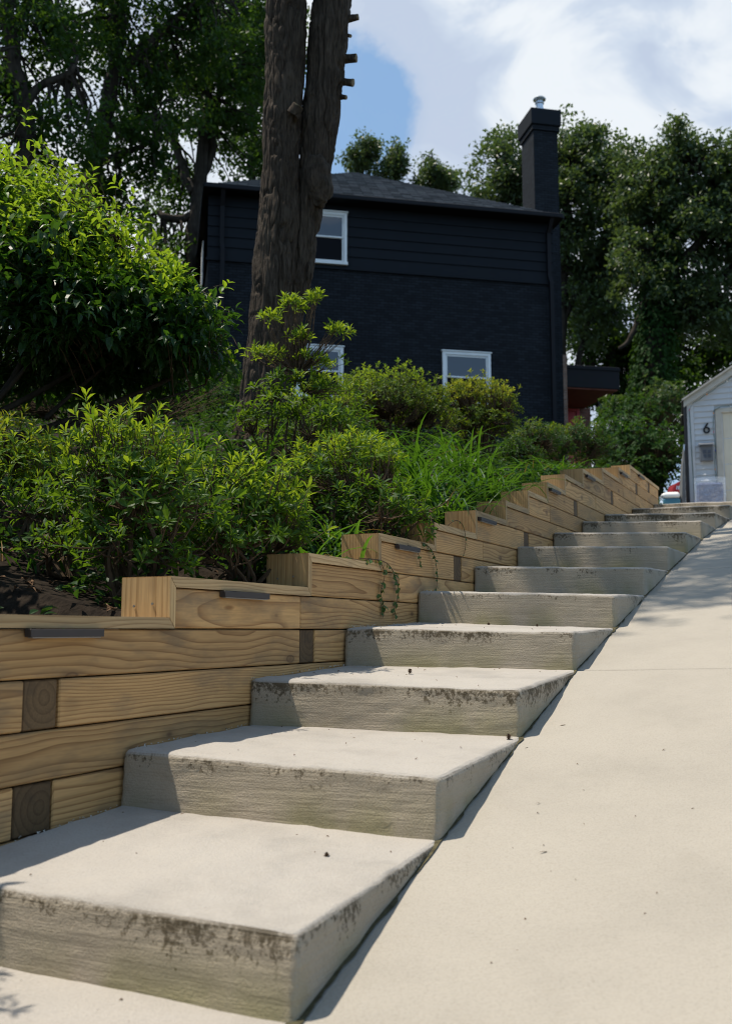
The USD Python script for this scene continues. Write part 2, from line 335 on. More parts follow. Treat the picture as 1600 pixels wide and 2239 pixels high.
def bricks(name, c1, c2, mortar, bump=0.8, axes='xz', scale=1.0):
    """Far brickwork: coursing as fine relief. axes: which local axes run along and up the wall."""
    rot = {'xz': (math.pi / 2, 0, 0), 'yz': (math.pi / 2, 0, math.pi / 2)}[axes]
    return mat(name, {
        'tc': ('texture_coordinate', {}), 's': ('separate_xyz', {}), 'c': ('combine_xyz', {}),
        'br': ('brick_texture', {'color1': c1, 'color2': c2, 'mortar': mortar, 'scale': scale, 'mortar_size': 0.008, 'mortar_smooth': 0.4, 'brick_width': 0.21, 'row_height': 0.073, 'bias': 0.0}),
        'n': ('noise_texture', {'scale': 3.0, 'detail': 6.0}), 'r': ('rgb_ramp', {'ramp': [(0.3, (0.8, 0.8, 0.8)), (0.7, (1.2, 1.2, 1.2))]}), 'mx': ('mix', {'mix_type': 'multiply', 'fac': 1.0}),
        'b': ('bump', {'invert': True, 'strength': 1.0, 'distance': 0.045}), 'p': ('principled_bsdf', {'roughness': 0.7, 'specular_ior_level': 0.16})},
        [('tc.object', 's.vector'), ('s.' + axes[0], 'c.x'), ('s.z', 'c.y'), ('c.vector', 'br.vector'), ('tc.object', 'n.vector'), ('n.fac', 'r.fac'),
         ('br.color', 'mx.color1'), ('r.color', 'mx.color2'), ('mx.color', 'p.base_color'), ('br.fac', 'b.height'), ('b.normal', 'p.normal')])

M = {}
M['timber'] = wood('pine_timber', 'x', (0.55, 0.320, 0.125), (0.25, 0.120, 0.040), (0.20, 0.135, 0.075))
M['timber_up'] = wood('pine_upright', 'z', (0.50, 0.330, 0.152), (0.31, 0.185, 0.075), (0.22, 0.155, 0.09))
M['cap'] = wood('pine_cap', 'x', (0.53, 0.355, 0.172), (0.30, 0.180, 0.075), (0.25, 0.18, 0.11))
M['endgrain'] = wood('end_grain', 'y', (0.135, 0.082, 0.037), (0.082, 0.047, 0.020), (0.05, 0.033, 0.018))
M['stair'] = concrete('stair_concrete', (0.41, 0.382, 0.345), True)
M['drive'] = concrete('driveway_concrete', (0.365, 0.336, 0.288))
M['soil'] = plain('mulch', (0.020, 0.0145, 0.010), 0.95, 0.6, 30.0, 0.1, bump=0.9, bscale=60)
M['ground'] = plain('ground_earth', (0.05, 0.055, 0.025), 0.95, 0.5, 3.0, 0.1, bump=0.5, bscale=12)
M['azalea'] = leaf('azalea_leaf', (0.030, 0.080, 0.010), (0.075, 0.150, 0.016), (0.24, 0.42, 0.018), 0.40, 0.5, 0.24)
M['azalea_young'] = leaf('azalea_young_leaf', (0.090, 0.180, 0.012), (0.190, 0.280, 0.020), (0.46, 0.62, 0.028), 0.45, 0.5, 0.22)
M['azalea_yellow'] = leaf('azalea_yellow_leaf', (0.110, 0.170, 0.014), (0.260, 0.290, 0.024), (0.55, 0.58, 0.035), 0.45, 0.5, 0.22)
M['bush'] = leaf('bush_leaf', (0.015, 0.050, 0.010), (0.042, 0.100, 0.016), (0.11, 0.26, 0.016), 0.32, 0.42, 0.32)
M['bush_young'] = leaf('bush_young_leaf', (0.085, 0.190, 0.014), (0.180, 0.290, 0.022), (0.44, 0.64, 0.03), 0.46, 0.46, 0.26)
M['lily'] = leaf('daylily_blade', (0.032, 0.105, 0.014), (0.075, 0.170, 0.020), (0.17, 0.38, 0.02), 0.36, 0.45, 0.28)
M['lily_dry'] = leaf('dry_blade', (0.22, 0.13, 0.04), (0.38, 0.27, 0.07), (0.4, 0.26, 0.06), 0.3, 0.6, 0.2)
M['boxy'] = leaf('small_shrub_leaf', (0.050, 0.100, 0.010), (0.120, 0.180, 0.016), (0.32, 0.44, 0.022), 0.40, 0.5, 0.22)
M['boxy_dark'] = leaf('dark_shrub_leaf', (0.022, 0.058, 0.012), (0.050, 0.105, 0.018), (0.13, 0.27, 0.02), 0.34, 0.5, 0.22)
M['cover'] = leaf('ground_cover_leaf', (0.016, 0.052, 0.010), (0.042, 0.095, 0.016), (0.10, 0.22, 0.018), 0.32, 0.5, 0.22)
M['vine'] = leaf('vine_leaf', (0.06, 0.12, 0.03), (0.14, 0.22, 0.07), (0.24, 0.38, 0.06), 0.34, 0.45, 0.3)
M['forest'] = leaf('forest_leaf', (0.024, 0.058, 0.012), (0.060, 0.115, 0.018), (0.13, 0.26, 0.018), 0.36, 0.5, 0.22)
M['forest2'] = leaf('far_tree_leaf', (0.058, 0.092, 0.036), (0.130, 0.170, 0.064), (0.18, 0.28, 0.05), 0.30, 0.42, 0.40)
M['ivy'] = leaf('ivy_leaf', (0.022, 0.058, 0.013), (0.055, 0.115, 0.020), (0.11, 0.24, 0.02), 0.30, 0.6, 0.12)
M['bark'] = bark('trunk_bark', (0.020, 0.015, 0.011), (0.105, 0.081, 0.061), 42.0, 5.0, 0.8, 0.02)
M['bark_far'] = bark('far_bark', (0.022, 0.018, 0.014), (0.075, 0.062, 0.05), 12.0, 2.0, 0.5, 0.03)
M['twig'] = plain('twig_bark', (0.085, 0.058, 0.036), 0.85, 0.3, 30.0, 0.15)
M['cutwood'] = plain('cut_wood', (0.17, 0.13, 0.075), 0.85, 0.4, 25.0, 0.15, bump=0.4)
M['lamp'] = plain('bronze_metal', (0.040, 0.031, 0.026), 0.6, 0.1, 20.0, 0.4)
M['lens'] = plain('frosted_lens', (0.25, 0.24, 0.22), 0.35, 0.05, 20.0, 0.5)
M['screw'] = plain('screw_steel', (0.30, 0.27, 0.22), 0.4, 0.2, 80.0, 0.5, 0.6)
M['navy_brick'] = bricks('navy_brick', (0.0056, 0.0076, 0.0100), (0.0130, 0.0168, 0.0212), (0.0015, 0.0018, 0.003), 0.8, 'xz')
M['navy_brick_side'] = bricks('navy_brick_side', (0.0076, 0.0098, 0.0128), (0.0150, 0.0186, 0.0240), (0.002, 0.0025, 0.004), 0.9, 'yz')
M['navy'] = plain('navy_paint', (0.0076, 0.0100, 0.0132), 0.7, 0.12, 2.0, 0.16)
M['gutter'] = plain('dark_gutter', (0.0075, 0.0075, 0.009), 0.6, 0.1, 3.0, 0.18)
M['tan_brick'] = bricks('tan_brick', (0.20, 0.115, 0.075), (0.27, 0.165, 0.115), (0.26, 0.22, 0.19), 0.6, 'xz')
M['red_brick'] = bricks('red_brick', (0.14, 0.055, 0.035), (0.19, 0.08, 0.05), (0.16, 0.12, 0.10), 0.6, 'xz')
M['white'] = plain('white_vinyl', (0.72, 0.73, 0.71), 0.45, 0.05, 3.0, 0.4)
M['glass'] = mat('window_glass', {'p': ('principled_bsdf', {'base_color': (0.005, 0.006, 0.008), 'roughness': 0.02, 'ior': 2.0, 'specular_ior_level': 0.5})}, [])
M['screen'] = plain('insect_screen', (0.008, 0.008, 0.010), 0.8, 0.1, 50.0, 0.08)
M['curtain'] = plain('curtain', (0.32, 0.34, 0.33), 0.9, 0.25, 9.0, 0.1)
M['red_door'] = plain('red_paint', (0.42, 0.03, 0.03), 0.45, 0.1, 3.0, 0.4)
M['soffit'] = plain('red_wood_soffit', (0.22, 0.075, 0.05), 0.7, 0.3, 8.0, 0.2)
M['steel'] = plain('galvanised_steel', (0.62, 0.65, 0.68), 0.28, 0.15, 12.0, 0.5, 0.9)
M['garage_white'] = plain('old_white_siding', (0.60, 0.63, 0.66), 0.6, 0.07, 2.0, 0.3)
M['rake'] = plain('weathered_trim', (0.52, 0.50, 0.44), 0.7, 0.15, 6.0, 0.2)
M['cream'] = plain('cream_door', (0.66, 0.62, 0.51), 0.55, 0.06, 2.0, 0.3)
M['black'] = plain('black_paint', (0.012, 0.012, 0.014), 0.45, 0.1, 4.0, 0.4)
M['mailbox'] = plain('grey_mailbox', (0.14, 0.15, 0.165), 0.5, 0.12, 8.0, 0.4)
M['mailbox_dark'] = plain('mailbox_panes', (0.075, 0.085, 0.11), 0.4, 0.1, 8.0, 0.4)
M['cushion'] = plain('blue_check_fabric', (0.09, 0.11, 0.19), 0.8, 0.5, 24.0, 0.2)
M['plastic'] = mat('clear_plastic_wrap', {'n': ('noise_texture', {'scale': 9.0, 'detail': 4.0, 'distortion': 1.2}), 'tc': ('texture_coordinate', {}), 'b': ('bump', {'strength': 1.0, 'distance': 0.05}),
    'p': ('principled_bsdf', {'base_color': (0.85, 0.87, 0.9), 'roughness': 0.12}), 't': ('transparent_bsdf', {}), 'm': ('mix_closure', {'fac': 0.84})},
    [('tc.object', 'n.vector'), ('n.fac', 'b.height'), ('b.normal', 'p.normal'), ('p.BSDF', 'm.closure1'), ('t.BSDF', 'm.closure2')], surface='m.closure')
M['cooler_white'] = plain('cooler_lid', (0.75, 0.75, 0.73), 0.4, 0.04, 5.0, 0.4)
M['cooler_blue'] = plain('cooler_body', (0.06, 0.19, 0.26), 0.4, 0.08, 5.0, 0.4)
M['red_cloth'] = plain('red_cloth', (0.20, 0.012, 0.02), 0.8, 0.25, 9.0, 0.2)
M['grey_cloth'] = plain('grey_cloth', (0.14, 0.145, 0.145), 0.8, 0.2, 9.0, 0.2)
M['wire'] = plain('green_wire', (0.03, 0.09, 0.07), 0.5, 0.1, 5.0, 0.3)
for n_, c_ in (('red', (0.55, 0.03, 0.05)), ('blue', (0.03, 0.06, 0.5)), ('orange', (0.7, 0.25, 0.03)), ('green', (0.03, 0.35, 0.18)), ('clear', (0.7, 0.7, 0.65))):
    M['bulb_' + n_] = plain('bulb_' + n_, c_, 0.2, 0.02, 3.0, 0.5)
M['cone'] = plain('pine_cone', (0.075, 0.045, 0.026), 0.8, 0.4, 120.0, 0.2)
M['dryleaf'] = plain('dry_leaf', (0.26, 0.125, 0.04), 0.75, 0.4, 40.0, 0.2)
M['chip'] = plain('bark_chip', (0.13, 0.075, 0.04), 0.85, 0.5, 60.0, 0.2)
M['shingle'] = mat('roof_shingle', {
    'tc': ('texture_coordinate', {}), 's': ('separate_xyz', {}), 'c': ('combine_xyz', {}), 'ad': ('math', {'math_type': 'add'}),
    'br': ('brick_texture', {'color1': (0.050, 0.045, 0.042), 'color2': (0.150, 0.137, 0.128), 'mortar': (0.018, 0.016, 0.015), 'scale': 1.0, 'mortar_size': 0.006, 'mortar_smooth': 0.2, 'brick_width': 0.28, 'row_height': 0.079, 'offset': 0.43}),
    'n': ('noise_texture', {'scale': 60.0, 'detail': 3.0}), 'r': ('rgb_ramp', {'ramp': [(0.3, (0.75, 0.75, 0.75)), (0.7, (1.25, 1.25, 1.25))]}), 'mx': ('mix', {'mix_type': 'multiply', 'fac': 1.0}),
    'p': ('principled_bsdf', {'roughness': 0.85, 'specular_ior_level': 0.3})},
    [('tc.object', 's.vector'), ('s.x', 'ad.value1'), ('s.y', 'ad.value2'), ('ad.value', 'c.x'), ('s.z', 'c.y'), ('c.vector', 'br.vector'), ('tc.object', 'n.vector'), ('n.fac', 'r.fac'),
     ('br.color', 'mx.color1'), ('r.color', 'mx.color2'), ('mx.color', 'p.base_color')])

# ------------------------------------------------------------------ the plan: wall line, steps, driveway edge, bed heights
S = 1.08
WALL_ANG = math.radians(25.5)
WD = np.array([math.sin(WALL_ANG), math.cos(WALL_ANG)])          # along the wall, uphill
WN = np.array([-WD[1], WD[0]])                                   # into the bank
P0 = (ray(265, 1640) * 2.85 * S)[:2]
def wall_xy(s, t=0.0): return P0 + WD * s + WN * t
def wall_st(x, y):
    dx, dy = np.asarray(x) - P0[0], np.asarray(y) - P0[1]
    return dx * WD[0] + dy * WD[1], dx * WN[0] + dy * WN[1]
def on_wall(u, v):
    d = ray(u, v); t = math.tan(WALL_ANG)
    L = d * (P0[0] - t * P0[1]) / (d[0] - t)
    return L + [0, 0, EYE]

RT = [(655, 2039), (962, 1700), (1140, 1507), (1258, 1380), (1345, 1300), (1410, 1240), (1462, 1194), (1502, 1163), (1535, 1138), (1565, 1120), (1597, 1104), (1640, 1094)]
LT = [None, (265, 1640), (545, 1485), (750, 1372), (910, 1293), (1033, 1237), (1127, 1195), (1207, 1165), (1270, 1140), (1320, 1125), (1380, 1112), (1427, 1102)]
YR = [1.822, 2.511, 3.2, 3.889, 4.578, 5.267, 5.97, 6.72, 7.52, 8.42, 9.5, 10.6]
RISE = [.163, .163, .163, .163, .163, .163, .16, .155, .15, .15, .15, .15]
Rp = [at(u, v, y * S) for (u, v), y in zip(RT, YR)]
Lp = [None] + [on_wall(*p) for p in LT[1:]]
bdir = np.array([.914, -.405]); bdir /= np.linalg.norm(bdir)
L1 = Rp[0].copy(); L1[:2] -= bdir * 1.02; L1[2] += 0.012
Lp[0] = L1
R0 = Rp[0] - (Rp[1] - Rp[0]); L0 = Lp[0] - (Lp[1] - Lp[0])
Rp = [R0] + Rp; Lp = [L0] + Lp; RISE = [.163] + RISE                    # index 0: the lowest landing, in front of the first riser
Bp = [r - [0, 0, h] for r, h in zip(Rp, RISE)]

LV = [.007, .143, .285, .430, .552, .695, .826, .962, 1.094, 1.232, 1.372, 1.499, 1.620, 1.737]   # undersides of the caps, relative to the eye
LV = [l + EYE for l in LV]
SK = [-1.9, .215, 1.15, 1.845, 2.565, 3.25, 3.855, 4.385, 4.905, 5.45, 6.08, 6.89, 7.66, 8.27, 10.12]
def bed_smooth(s):
    mid = [(SK[i] + SK[i + 1]) / 2 for i in range(14)]
    return np.interp(s, [-6, -0.9] + mid[1:] + [16, 40], [LV[0] - .35, LV[0]] + LV[1:] + [LV[13] + .55, LV[13] + 2.0])
def bed_step(s):
    k = np.clip(np.searchsorted(SK, s, 'right') - 1, 0, 13)
    return np.array(LV)[k]
def bed(x, y):
    s, t = wall_st(x, y)
    w = np.clip((t - .30) / 1.0, 0, 1)
    z = bed_step(s) * (1 - w) + bed_smooth(s) * w + .2 * np.clip(t - .3, 0, 14) - .06 * np.clip(1.3 - t, 0, 1)
    p = np.stack([np.asarray(x) * 1.3, np.asarray(y) * 1.3, np.zeros_like(np.asarray(x, float))], -1)
    z = z + (meshkit.fbm(p, 3) - .5) * .10 * np.clip(t - .2, 0, 1)
    return z - .015
def onbed(u, Y):
    x = (u - CX) / F * Y
    for _ in range(6):                     # pixel column, at that distance
        z = float(bed(x, Y))
    return np.array([x, Y, z])

def grid_mesh(A, B, fn):
    a, b = np.meshgrid(A, B, indexing='ij')
    v = fn(a, b); n, k = a.shape
    i, j = np.meshgrid(np.arange(n - 1), np.arange(k - 1), indexing='ij')
    q = np.stack([i * k + j, (i + 1) * k + j, (i + 1) * k + j + 1, i * k + j + 1], -1).reshape(-1, 4)
    return v.reshape(-1, 3), np.vstack([q[:, [0, 1, 2]], q[:, [0, 2, 3]]])

# the planting bed and the hillside behind it
def bed_fn(s, t):
    xy = P0 + s[..., None] * WD + t[..., None] * WN
    z = bed(xy[..., 0], xy[..., 1])
    drop = np.clip((s - 10.1) / .6, 0, 1) * np.clip(1 - (t - .05) / 1.5, 0, 1)
    return np.concatenate([xy, (z - drop * .5)[..., None]], -1)
sg = np.unique(np.r_[np.arange(-6, 10.6, .08), np.arange(10.6, 40, .6)]); tg = np.unique(np.r_[.05, np.arange(.12, 3.2, .08), np.arange(3.2, 40, .6)])
v, f = grid_mesh(sg, tg, bed_fn)
solo('planting_bed', (v, f), M['soil'], kind='structure', smooth=True)
v, f = grid_mesh(np.r_[-300, -120, np.arange(-60, 61, 3), 120, 300], np.r_[-300, -60, np.arange(-20, 90, 3), 150, 400],
    lambda x, y: np.stack([x, y, np.clip(.16 * y - 1.6, -4, 3.4) - .9 + np.clip(-x * .02, -1, 1) - np.clip((y - 45) * .1, 0, 10)], -1))
solo('ground', (v, f), M['ground'], kind='structure', smooth=True)

# ------------------------------------------------------------------ driveway
drv = thing('driveway', None, None, (0, 0, 0), kind='structure')
pathL = [Bp[0] - (Bp[1] - Bp[0]) * 3] + Bp + [np.array([5.0, 13.6, EYE + 1.62]), np.array([5.4, 16.2, EYE + 1.90]), np.array([5.5, 19.4, EYE + 2.16])]
pathL = np.array(pathL)
CROSS = 0.03
def drive_slab(i0, i1, f0=0.0, f1=0.0):
    pl = pathL[i0:i1 + 1].copy()
    n = 14
    ts = np.linspace(f0, len(pl) - 1 - f1, n * (len(pl) - 1))
    ed = np.array([[np.interp(t, np.arange(len(pl)), pl[:, k]) for k in range(3)] for t in ts])
    tn = np.array([.405, .914]) if i0 < 10 else np.array([.3, .954])
    rt = np.array([tn[1], -tn[0]])
    W = np.unique(np.r_[-.10, np.linspace(0, 5.2, 40)])
    rows = [np.c_[ed[:, :2] + rt * w, ed[:, 2] + CROSS * max(w, 0)] for w in W]
    V = np.array(rows).transpose(1, 0, 2)              # along, across
    V[..., 2] += (meshkit.fbm(V * [2.2, 2.2, 0], 3) - .5) * .006
    r = .008                                             # rounded arris at the joint ends
    first, last = V[:1].copy(), V[-1:].copy()
    d0 = np.array([tn[0], tn[1], 0])
    A = [first - d0 * r - [0, 0, .06], first - d0 * r - [0, 0, r], first - d0 * r * .3 - [0, 0, r * .3]]
    B = [last + d0 * r * .3 - [0, 0, r * .3], last + d0 * r - [0, 0, r], last + d0 * r - [0, 0, .06]]
    V = np.concatenate(A + [V] + B, 0)
    n_, k_ = V.shape[:2]
    i, j = np.meshgrid(np.arange(n_ - 1), np.arange(k_ - 1), indexing='ij')
    q = np.stack([i * k_ + j, i * k_ + j + 1, (i + 1) * k_ + j + 1, (i + 1) * k_ + j], -1).reshape(-1, 4)
    return V.reshape(-1, 3), np.vstack([q[:, [0, 1, 2]], q[:, [0, 2, 3]]])
M['joint'] = plain('joint_grit', (0.085, 0.07, 0.05), 0.95, 0.5, 50.0, 0.1)
for i0, i1 in ((0, 5), (5, 8), (8, 11), (11, 14), (14, 16)):
    if i0:
        q_ = pathL[i0]; tn = np.array([.405, .914]) if i0 < 10 else np.array([.3, .954]); rt = np.array([tn[1], -tn[0]]); gr = .2
        V = [(*(q_[:2] + rt * w_ + tn * d_), q_[2] + CROSS * w_ + gr * d_ - .0045 - k_) for k_ in (0, .03) for w_, d_ in ((-.05, -.03), (5.15, -.03), (5.15, .03), (-.05, .03))]
        part(drv, 'joint', arr(m3.Manifold.hull_points(np.array(V))), M['joint'])
    part(drv, 'slab', drive_slab(i0, i1, .012, .012), M['drive'], smooth=40)

# ------------------------------------------------------------------ the stairs
stairs = thing('staircase', 'pale concrete staircase of wide deep treads climbing beside the driveway', 'stairs', (0, 0, 0))
SPH = m3.Manifold.sphere(1.0, 16)
for n in range(13):
    L, R = Lp[n], Rp[n]
    if n < 12:
        Lb, Rb = Lp[n + 1].copy(), Rp[n + 1].copy(); Lb[2] -= RISE[n + 1]; Rb[2] -= RISE[n + 1]
    else:
        Lb, Rb = L + [.9, 1.9, .06], R + [.55, 1.9, .06]
    L, Lb = L.copy(), Lb.copy()
    for q in (L, Lb): q[:2] -= WN * .006
    kL, kR = (Lb - L), (Rb - R)
    ext = 0.04
    Lb = Lb + kL / np.linalg.norm(kL) * ext; Rb = Rb + kR / np.linalg.norm(kR) * ext
    ang = math.atan2(R[1] - L[1], R[0] - L[0])
    c, s_ = math.cos(-ang), math.sin(-ang)
    loc = lambda p: np.array([c * (p[0] - L[0]) - s_ * (p[1] - L[1]), s_ * (p[0] - L[0]) + c * (p[1] - L[1]), p[2] - L[2]])
    top = [loc(L), loc(R), loc(Lb), loc(Rb)]
    r = .019
    cen = np.mean(top, axis=0)
    pts = []
    for p in top:
        d = np.sign(p - cen); q = p - [d[0] * r, d[1] * r, r]
        pts += [q, q - [0, 0.034 if d[1] < 0 else 0, .34]]
    hull = m3.Manifold.batch_hull([SPH.scale((r, r, r)).translate(tuple(p)) for p in pts])
    hull = hull.refine_to_length(.014 if n < 4 else .022 if n < 8 else .05)
    v, f = arr(hull)
    g = trimesh.Trimesh(v, f, process=False); nm = np.array(g.vertex_normals)
    w = v + loc(L) + [n * 3.1, 0, 0]
    h = (meshkit.noise(w * [22, 22, 60], 3) - .5) * .0040 + (meshkit.noise(w * [6, 6, 40], 5) - .5) * .003 * (np.abs(nm[:, 2:3])[:, 0] < .6)
    h += (meshkit.noise(w * [3, 3, 3], 9) - .5) * .007 + (meshkit.noise(w * [11, 11, 11], 12) - .5) * .004
    v = v + nm * h[:, None]
    part(stairs, 'step', (v, f), M['stair'], smooth=35, origin=(*L, ang))

# ------------------------------------------------------------------ the retaining wall
wrot = math.pi / 2 - WALL_ANG
wall = thing('retaining_wall', 'stepped retaining wall of sawn pine timbers holding the planting bed beside the stairs', 'retaining wall', (*P0, 0.0), wrot)
def wtimber(s0, s1, z0, z1, m, name='timber', proud=0.0, bev=.004, depth=.14, label=None):
    y0 = -proud + RNG.uniform(-.0015, .0015)
    v, f = box(-(s1 - s0) / 2 + .0012, (s1 - s0) / 2 - .0012, -depth / 2, depth / 2, -(z1 - z0) / 2 + .0022, (z1 - z0) / 2 - .0022, bev)
    return part(wall, name, (v, f), m, origin=((s0 + s1) / 2, y0 + depth / 2, (z0 + z1) / 2), label=label)
def step_z(s):                                        # height of the stairs along the wall
    ss = [wall_st(p[0], p[1])[0] for p in Lp]
    return np.interp(s, ss, [p[2] for p in Lp])
JOINTS = {-3: [(-.43, -.285)], -2: [], -1: [(-.41, -.275)], 0: [(1.10, 1.225)], 1: [1.10], 2: [2.1], 3: [(2.89, 3.015)], 4: [3.4], 5: [(4.29, 4.415)], 6: [5.2], 7: [5.0],
          8: [(5.77, 5.895)], 9: [6.6], 10: [(7.27, 7.395)], 11: [7.9, 8.6], 12: [(8.6, 8.725)], 13: [8.9, (9.4, 9.52)]}
rowz = {k: (LV[k - 1] if k > 0 else LV[0] - .1385, LV[k]) for k in range(14)}
for k in (-1, -2, -3, -4): rowz[k] = (LV[0] - .1385 * (1 - k), LV[0] - .1385 * (-k))
for k, (z0, z1) in rowz.items():
    s0 = SK[k] + .037 if k > 0 else -1.9
    ends = [s for s in np.arange(-1.9, 10.12, .05) if step_z(s) < z1 + .02]
    s1 = min((max(ends) if ends else -1.5) + 1.1, 10.11)
    if s1 - s0 < .15: s1 = s0 + .3
    cuts, cur = [], s0
    for j in JOINTS.get(k, []):
        a, b = (j, j) if np.isscalar(j) else j
        if a > cur and b < s1:
            wtimber(cur, a, z0, z1, M['timber'])
            if b > a: wtimber(a + .002, b - .002, z0, z1, M['endgrain'], 'tie_end', -.003, label='dark end of a tie timber')
            cur = b
    wtimber(cur, s1, z0, z1, M['timber'])
CAPW, CT, TT = .192, .038, .034
def wprism(poly, m, name, y0=-.007, y1=CAPW, label=None):
    pg = Polygon(poly).buffer(-.0012, join_style=2)
    cx, cz = pg.centroid.x, pg.centroid.y
    t = trimesh.creation.extrude_polygon(Polygon(np.array(pg.exterior.coords) - [cx, cz]), y1 - y0)
    v = np.array(t.vertices); v = np.c_[v[:, 0], v[:, 2] - (y1 - y0) / 2, v[:, 1]]
    return part(wall, name, (v, np.array(t.faces)[:, ::-1]), m, origin=(cx, (y0 + y1) / 2, cz), label=label)
for k in range(14):
    a, b = SK[k], SK[k + 1]
    left = [(a, LV[k] + CT), (a + TT, LV[k])] if k else [(a, LV[k] + CT), (a, LV[k])]
    right = [(b + TT, LV[k]), (b, LV[k] + CT)] if k < 13 else [(b + .03, LV[k]), (b + .03, LV[k] + CT)]
    wprism([left[0], left[1], right[0], right[1]], M['cap'], 'cap_board')
    if k:
        wprism([(a, LV[k - 1] + CT), (a + TT, LV[k - 1]), (a + TT, LV[k]), (a, LV[k] + CT)], M['timber_up'], 'end_board')
        if k < 3:
            for yy, zz in ((.062, .082), (.137, .075)):
                c = trimesh.creation.cylinder(.0042, .003, sections=10); c.apply_transform(trimesh.transformations.rotation_matrix(math.pi / 2, [0, 1, 0]))
                part(wall, 'screw', (np.array(c.vertices), np.array(c.faces)), M['screw'], origin=(a - .0018, yy, LV[k - 1] + zz))
for s0, s1, k in ((-.42, -.125, 0), (.51, .815, 1), (2.05, 2.32, 3), (3.3, 3.6, 5), (4.97, 5.25, 8), (6.2, 6.5, 10), (7.75, 8.05, 12), (8.75, 9.05, 13)):
    bl = part(wall, 'step_light', box(-(s1 - s0) / 2, (s1 - s0) / 2, -.012, .012, -.011, .011, .0012), M['lamp'], origin=((s0 + s1) / 2, -.0155, LV[k] - .0125))
    part(bl, 'lens', box(-(s1 - s0) / 2 + .01, (s1 - s0) / 2 - .01, -.008, .008, -.0025, .0, 0), M['lens'], origin=(0, 0, -.0112))
# ------------------------------------------------------------------ frames of buildings: pixel to local point on an upright plane
class Frame:
    def __init__(self, u, Y, z, ang):
        p = at(u, 1000, Y); self.o = np.array([p[0], p[1], z]); self.a = ang
        self.ex = np.array([math.cos(ang), math.sin(ang)]); self.ey = np.array([-math.sin(ang), math.cos(ang)])
    def on(self, u, v, y=0.0):                           # local (x, z) where the ray meets the plane local y = y
        d = ray(u, v); e = np.array([0, 0, EYE])
        k = (y + np.dot(self.o[:2], self.ey)) / np.dot(d[:2], self.ey)
        p = e + d * k - self.o
        return float(np.dot(p[:2], self.ex)), float(p[2])

def quadmesh(pts, faces): return np.array(pts, float), np.array(faces)

# ------------------------------------------------------------------ the navy house
H = Frame(446, 24.5, EYE + 3.6, math.atan2(.2, .98))
W, _ = H.on(1210, 700); D = 9.2
zs = H.on(800, 586)[1]; zt = H.on(830, 462)[1] + .05
house = thing('house', 'dark navy painted brick house with hipped shingle roof above the planted bank', 'house', H.o, H.a)
part(house, 'brick_wall', box(0, W, 0, D, -2.5, zs, 0), M['navy_brick'])
part(house, 'upper_wall', box(.01, W - .01, .01, D, zs, zt, 0), M['navy'])
nb = 6; ex = (zt - zs) / nb
for i in range(nb):
    z0 = zs - (.02 if i == 0 else 0) + i * ex; z1 = zs + (i + 1) * ex
    part(house, 'siding_board', quadmesh([(-.02, -.040, z0), (W + .02, -.040, z0), (W + .02, -.012, z1 + .012), (-.02, -.012, z1 + .012), (-.02, .0, z0), (W + .02, .0, z0), (W + .02, .0, z1 + .012), (-.02, 0, z1 + .012)],
         [(0, 1, 2), (0, 2, 3), (0, 5, 1), (0, 4, 5), (1, 5, 6), (1, 6, 2), (4, 0, 3), (4, 3, 7), (3, 2, 6), (3, 6, 7)]), M['navy'])
    part(house, 'side_board', quadmesh([(-.040, .0, z0), (-.040, D, z0), (-.012, D, z1 + .012), (-.012, .0, z1 + .012), (0, 0, z0), (0, D, z0)],
         [(0, 2, 1), (0, 3, 2), (0, 1, 5), (0, 5, 4)]), M['navy'])
part(house, 'band_board', box(-.05, W + .05, -.055, 0.002, zs - .10, zs - .022, .006), M['navy'])
OV, OS = .38, .15; ze = zt + .05; zr = ze + 3.05
x0, x1, y0, y1 = -OS, W + OS, -OV, D + OV
hx = (x1 - x0) / 2
def roof_course(i, n):
    """One course of shingles: a ring of four sloping strips, its lower edge standing proud of the course beneath."""
    a, b = i / n, (i + 1) / n
    rz = lambda t: ze + .06 + (zr - ze) * t
    def ring(t, up): return [(x0 + hx * t, y0 + hx * t, rz(t) + up), (x1 - hx * t, y0 + hx * t, rz(t) + up), (x1 - hx * t, y1 - hx * t * (y1 - y0) / (x1 - x0), rz(t) + up), (x0 + hx * t, y1 - hx * t * (y1 - y0) / (x1 - x0), rz(t) + up)]
    lo, hi, un = ring(a, .024), ring(min(b, .998), .002), ring(a, -.01)
    V = lo + hi + un; Fq = []
    for k in range(4):
        m = (k + 1) % 4
        Fq += [(k, m, 4 + m), (k, 4 + m, 4 + k), (8 + k, 8 + m, m), (8 + k, m, k)]
    return quadmesh(V, Fq)
NC = 38
roof = part(house, 'roof', join([roof_course(i, NC) for i in range(NC)]), M['shingle'])
part(house, 'soffit', box(x0 + .01, x1 - .01, y0 + .01, y1 - .01, ze - .03, ze + .02, 0), M['gutter'])
part(house, 'gutter', box(x0, x1, y0 - .10, y0 + .008, ze - .04, ze + .085, .015), M['gutter'])
part(house, 'gutter', box(x0 - .03, x0 + .008, y0 - .02, y1, ze - .04, ze + .085, .015), M['gutter'])
part(house, 'gutter', box(x1 - .008, x1 + .06, y0 - .02, y1, ze - .04, ze + .085, .015), M['gutter'])
